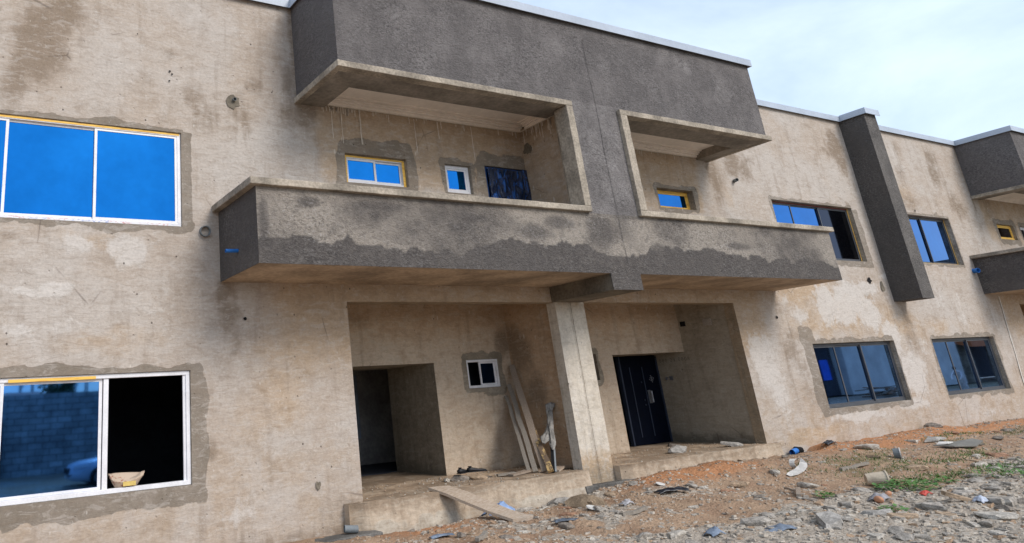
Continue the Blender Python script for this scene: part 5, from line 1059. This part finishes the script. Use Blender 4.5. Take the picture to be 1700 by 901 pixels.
for x0, lab in ((-5.3, 'lattice mast left of the mirrored tree'), (-1.6, 'lattice mast right of the mirrored tree')):
    b = MB(); y0 = -45
    for sx in (-.5, .5):
        for sy in (-.5, .5): b.tube([(x0 + sx, y0 + sy, -1), (x0 + sx * .3, y0 + sy * .3, 16)], .06, 5)
    for k in range(14):
        z = k * 1.2 - 1; q = .5 - .35 * k / 14; b.tube([(x0 - q, y0 + .4, z), (x0 + q, y0 + .4, z + 1.2)], .03, 4)
    tag(b.build('lattice_mast', STEEL, origin=(x0, y0, -1)), lab, 'mast', 'masts beyond the block wall')
def house2(x0, x1, y, z1, lab, name, roof=None):
    h = empty(name, ((x0 + x1) / 2, y, -.6), lab, 'building', 'buildings across the yard'); return h
oh = house2(47, 74, -22, 6, 'pale rendered building across the yard, mirrored in the right ground windows', 'opposite_house')
PALE = plain('pale_render', (.62, .62, .60), .9, .6, .15)
b = MB(); b.box(53.2, 72, -30, -22, -.6, 7); b.box(43, 53.19, -30, -24.2, -.6, 7); b.box(43, 53.19, -24.19, -22.1, 3.6, 7); b.build('wall', PALE, oh)
MB().box(43.2, 53.1, -23.0, -22.9, -.6, 3.6).build('porch_back_wall', DARKROOM, oh); MB().box(51.2, 52.3, -22.89, -22.84, .6, 2.15).build('window', plain('blue_window_film', (.01, .12, .75), .4), oh)
sh_ = empty('open_shed', (84, -24, -.6), 'open shed with orange roof and grey posts beyond the opposite building', 'building', 'buildings across the yard')
for x in (73.5, 79, 85, 91): MB().box(x, x + .9, -22.6, -22, -.6, 3.4).build('post', CEM, sh_)
b = MB(); b.add([(72.3, -21, 3.2), (97, -21, 3.2), (97, -29, 5.2), (72.3, -29, 5.2), (72.3, -21, 2.5), (97, -21, 2.5), (97, -29, 5.0), (72.3, -29, 5.0)], [(0, 1, 2, 3), (7, 6, 5, 4), (0, 4, 5, 1), (1, 5, 6, 2), (2, 6, 7, 3), (3, 7, 4, 0)]); b.build('roof', plain('orange_roof', (.50, .15, .05), .6), sh_); MB().box(72.3, 97, -29.2, -29, -.6, 5).build('wall', DARKROOM, sh_)
for i in range(14):
    random.seed(i); o = MB().bar((-1.8, 0, 0), (1.8, 0, 0), .15, .06, wob=.01, n=2).build('timber_plank', ST[4] if i % 2 else WOODD); o.location = (49.6 + random.uniform(-1, 1), -18 + random.uniform(-.6, .6), gz(49, -18) + .1 + .09 * (i // 2)); o.rotation_euler = (0, random.uniform(-.08, .08), random.uniform(-.5, .5)); tag(o, 'long plank in the timber heap across the yard', 'plank', 'planks heaped across the yard')
# shovel standing in the soil across the yard
sv = empty('shovel', (38.3, -16, gz(38.3, -16)), 'shovel standing upright in the grass across the yard', 'shovel'); zz = gz(38.3, -16)
MB().tube([(38.3, -16, zz + .2), (38.3, -16, zz + 1.0)], .035, 8).build('shaft', BLACK, sv); MB().tube([(38.3, -16, zz + 1.0), (38.13, -16, zz + 1.14), (38.13, -16, zz + 1.2), (38.47, -16, zz + 1.2), (38.47, -16, zz + 1.14), (38.3, -16, zz + 1.0)], .025, 6).build('handle', BLACK, sv); MB().box(38.15, 38.45, -16.02, -15.98, zz - .1, zz + .25).build('blade', STEEL, sv)
# mixer
mxr = empty('concrete_mixer', (43.5, -12.5, gz(43.5, -12.5)), 'small yellow concrete mixer across the yard beside the bending person', 'concrete mixer'); z = gz(43.5, -12.5)
b = MB(); b.tube([(43.0, -12.5, z + .75), (43.2, -12.5, z + .8), (43.8, -12.5, z + 1.05), (44.1, -12.5, z + 1.2)], [.35, .5, .5, .28], 16); b.build('drum', YEL, mxr)
for yy in (-12.1, -12.9): MB().tube([(43.5, yy, z + .28), (43.5, yy + .08, z + .28)], .28, 16).build('wheel', BLACK, mxr)
b = MB(); b.bar((42.8, -12.5, z + .1), (43.6, -12.5, z + .7), .08, .08); b.build('frame', STEEL, mxr)
# car nose mirrored in the lower left window
car = empty('parked_car', (-4.2, -17.2, gz(-4.2, -17)), 'silver-blue car parked across the yard, its nose mirrored in the lower left window', 'car'); z = gz(-4.2, -17)
st = [(-6.95, .30, .42, .55, .55), (-6.85, .22, .52, .70, .72), (-6.55, .18, .60, .80, .86), (-5.9, .18, .72, .88, .90), (-5.3, .18, .80, .92, .92), (-4.7, .18, .86, 1.30, .92), (-4.1, .18, .88, 1.46, .93), (-3.2, .18, .88, 1.48, .93), (-2.4, .18, .88, 1.42, .93), (-1.8, .20, .88, 1.15, .92), (-1.35, .22, .85, .98, .88), (-1.2, .35, .8, .88, .7)]
b = MB(); vs = []; np_ = 14
for x, zb, zs, zt_, hw in st:
    prof = [(-hw * .92, zb), (-hw, zb + .12), (-hw, zs - .05), (-hw * .96, zs), (-hw * .78, zt_ - .06), (-hw * .6, zt_), (0, zt_ + .015), (hw * .6, zt_), (hw * .78, zt_ - .06), (hw * .96, zs), (hw, zs - .05), (hw, zb + .12), (hw * .92, zb), (0, zb)]
    vs += [(x, -17.2 + p[0], z + p[1]) for p in prof]
b.add(vs, [(i * np_ + k, (i + 1) * np_ + k, (i + 1) * np_ + (k + 1) % np_, i * np_ + (k + 1) % np_) for i in range(len(st) - 1) for k in range(np_)] + [tuple(range(np_)), tuple((len(st) - 1) * np_ + k for k in range(np_))[::-1]])
b.build('body', plain('silver_blue_paint', (.55, .60, .68), .3, .5, .03, spec=.6, metal=.1), car, smooth=True)
for yy, s_ in ((-16.26, 1), (-18.14, -1)):
    for x in (-6.0, -2.2):
        w_ = MB().tube([(x, yy - .12 * s_, z + .31), (x, yy + .02 * s_, z + .31)], .32, 20).build('wheel', BLACK, car); MB().tube([(x, yy + .02 * s_, z + .31), (x, yy + .03 * s_, z + .31)], .19, 14).build('rim', STEEL, w_)
    b = MB(); b.add([(-6.86, yy - .28 * s_, z + .60), (-6.35, yy - .045 * s_, z + .66), (-6.25, yy - .05 * s_, z + .76), (-6.80, yy - .27 * s_, z + .69)], [(0, 1, 2, 3)]); q = b.build('headlight', plain('headlight_glass', (.65, .68, .72), .1, spec=.8), car); q.modifiers.new('thickness', 'SOLIDIFY').thickness = .04
    b = MB(); b.add([(-5.15, yy - .03 * s_, z + .90), (-1.75, yy - .03 * s_, z + .92), (-2.3, yy - .18 * s_, z + 1.34), (-4.4, yy - .18 * s_, z + 1.36)], [(0, 1, 2, 3)]); q = b.build('side_window', GLASS_D, car); q.modifiers.new('thickness', 'SOLIDIFY').thickness = .03
b = MB(); b.add([(-5.38, -17.9, z + .95), (-5.38, -16.5, z + .95), (-4.25, -16.65, z + 1.46), (-4.25, -17.75, z + 1.46)], [(0, 1, 2, 3)]); q = b.build('windscreen', GLASS_D, car); q.modifiers.new('thickness', 'SOLIDIFY').thickness = .06
MB().box(-6.99, -6.9, -17.6, -16.8, z + .45, z + .62).build('grille', BLACK, car); MB().box(-7.0, -6.92, -17.4, -17.0, z + .30, z + .40).build('number_plate', WHITEP, car)
# person in white bending over, across the yard
def person(x, y, label):
    z = gz(x, y); J = dict(pel=(0, 0, .92), ch=(-.22, 0, 1.22), nk=(-.36, 0, 1.38), hd=(-.44, 0, 1.50), kl=(-.05, .12, .50), fl=(.05, .13, .06), tl=(-.13, .13, .03), kr=(.03, -.12, .50), fr=(.16, -.13, .06), tr=(-.02, -.13, .03), sl=(-.28, .20, 1.28), el=(-.42, .24, 1.02), hl=(-.58, .18, .84), sr=(-.28, -.20, 1.28), er=(-.44, -.24, 1.02), hr=(-.62, -.16, .86))
    E = [('pel', 'ch'), ('ch', 'nk'), ('nk', 'hd'), ('pel', 'kl'), ('kl', 'fl'), ('fl', 'tl'), ('pel', 'kr'), ('kr', 'fr'), ('fr', 'tr'), ('ch', 'sl'), ('sl', 'el'), ('el', 'hl'), ('ch', 'sr'), ('sr', 'er'), ('er', 'hr')]
    Rr = dict(pel=.16, ch=.17, nk=.06, hd=.10, kl=.085, fl=.05, tl=.04, kr=.085, fr=.05, tr=.04, sl=.07, el=.05, hl=.035, sr=.07, er=.05, hr=.035)
    k = list(J); me = bpy.data.meshes.new('person'); me.from_pydata([J[q] for q in k], [(k.index(a), k.index(b)) for a, b in E], []); me.materials.append(plain('white_work_clothes', (.62, .64, .68), .9)); o = bpy.data.objects.new('person', me); col.objects.link(o)
    md = o.modifiers.new('skin', 'SKIN'); sk = me.skin_vertices[0].data if me.skin_vertices else None
    if not sk: return o
    for i, q in enumerate(k): sk[i].radius = (Rr[q], Rr[q]); sk[i].use_root = (q == 'pel')
    o.modifiers.new('sub', 'SUBSURF').levels = 1; o.modifiers['sub'].render_levels = 2; o.location = (x, y, z); o.scale = (1.35, 1.2, 1.05); tag(o, label, 'person')
    hm = MB(); n = 12; vs = []
    for i in range(7):
        ph = math.pi * i / 6
        for q in range(n): a = 2 * math.pi * q / n; vs.append((-.45 + math.cos(a) * math.sin(ph) * .105, math.sin(a) * math.sin(ph) * .1, 1.54 + math.cos(ph) * .12))
    hm.add(vs, [(i * n + q, i * n + (q + 1) % n, (i + 1) * n + (q + 1) % n, (i + 1) * n + q) for i in range(6) for q in range(n)]); h = hm.build('hair', plain('dark_hair', (.02, .018, .016), .8), None, smooth=True); h.parent = o
    return o
person(46.8, -12.3, 'person in white clothes bending forward to the ground across the yard')
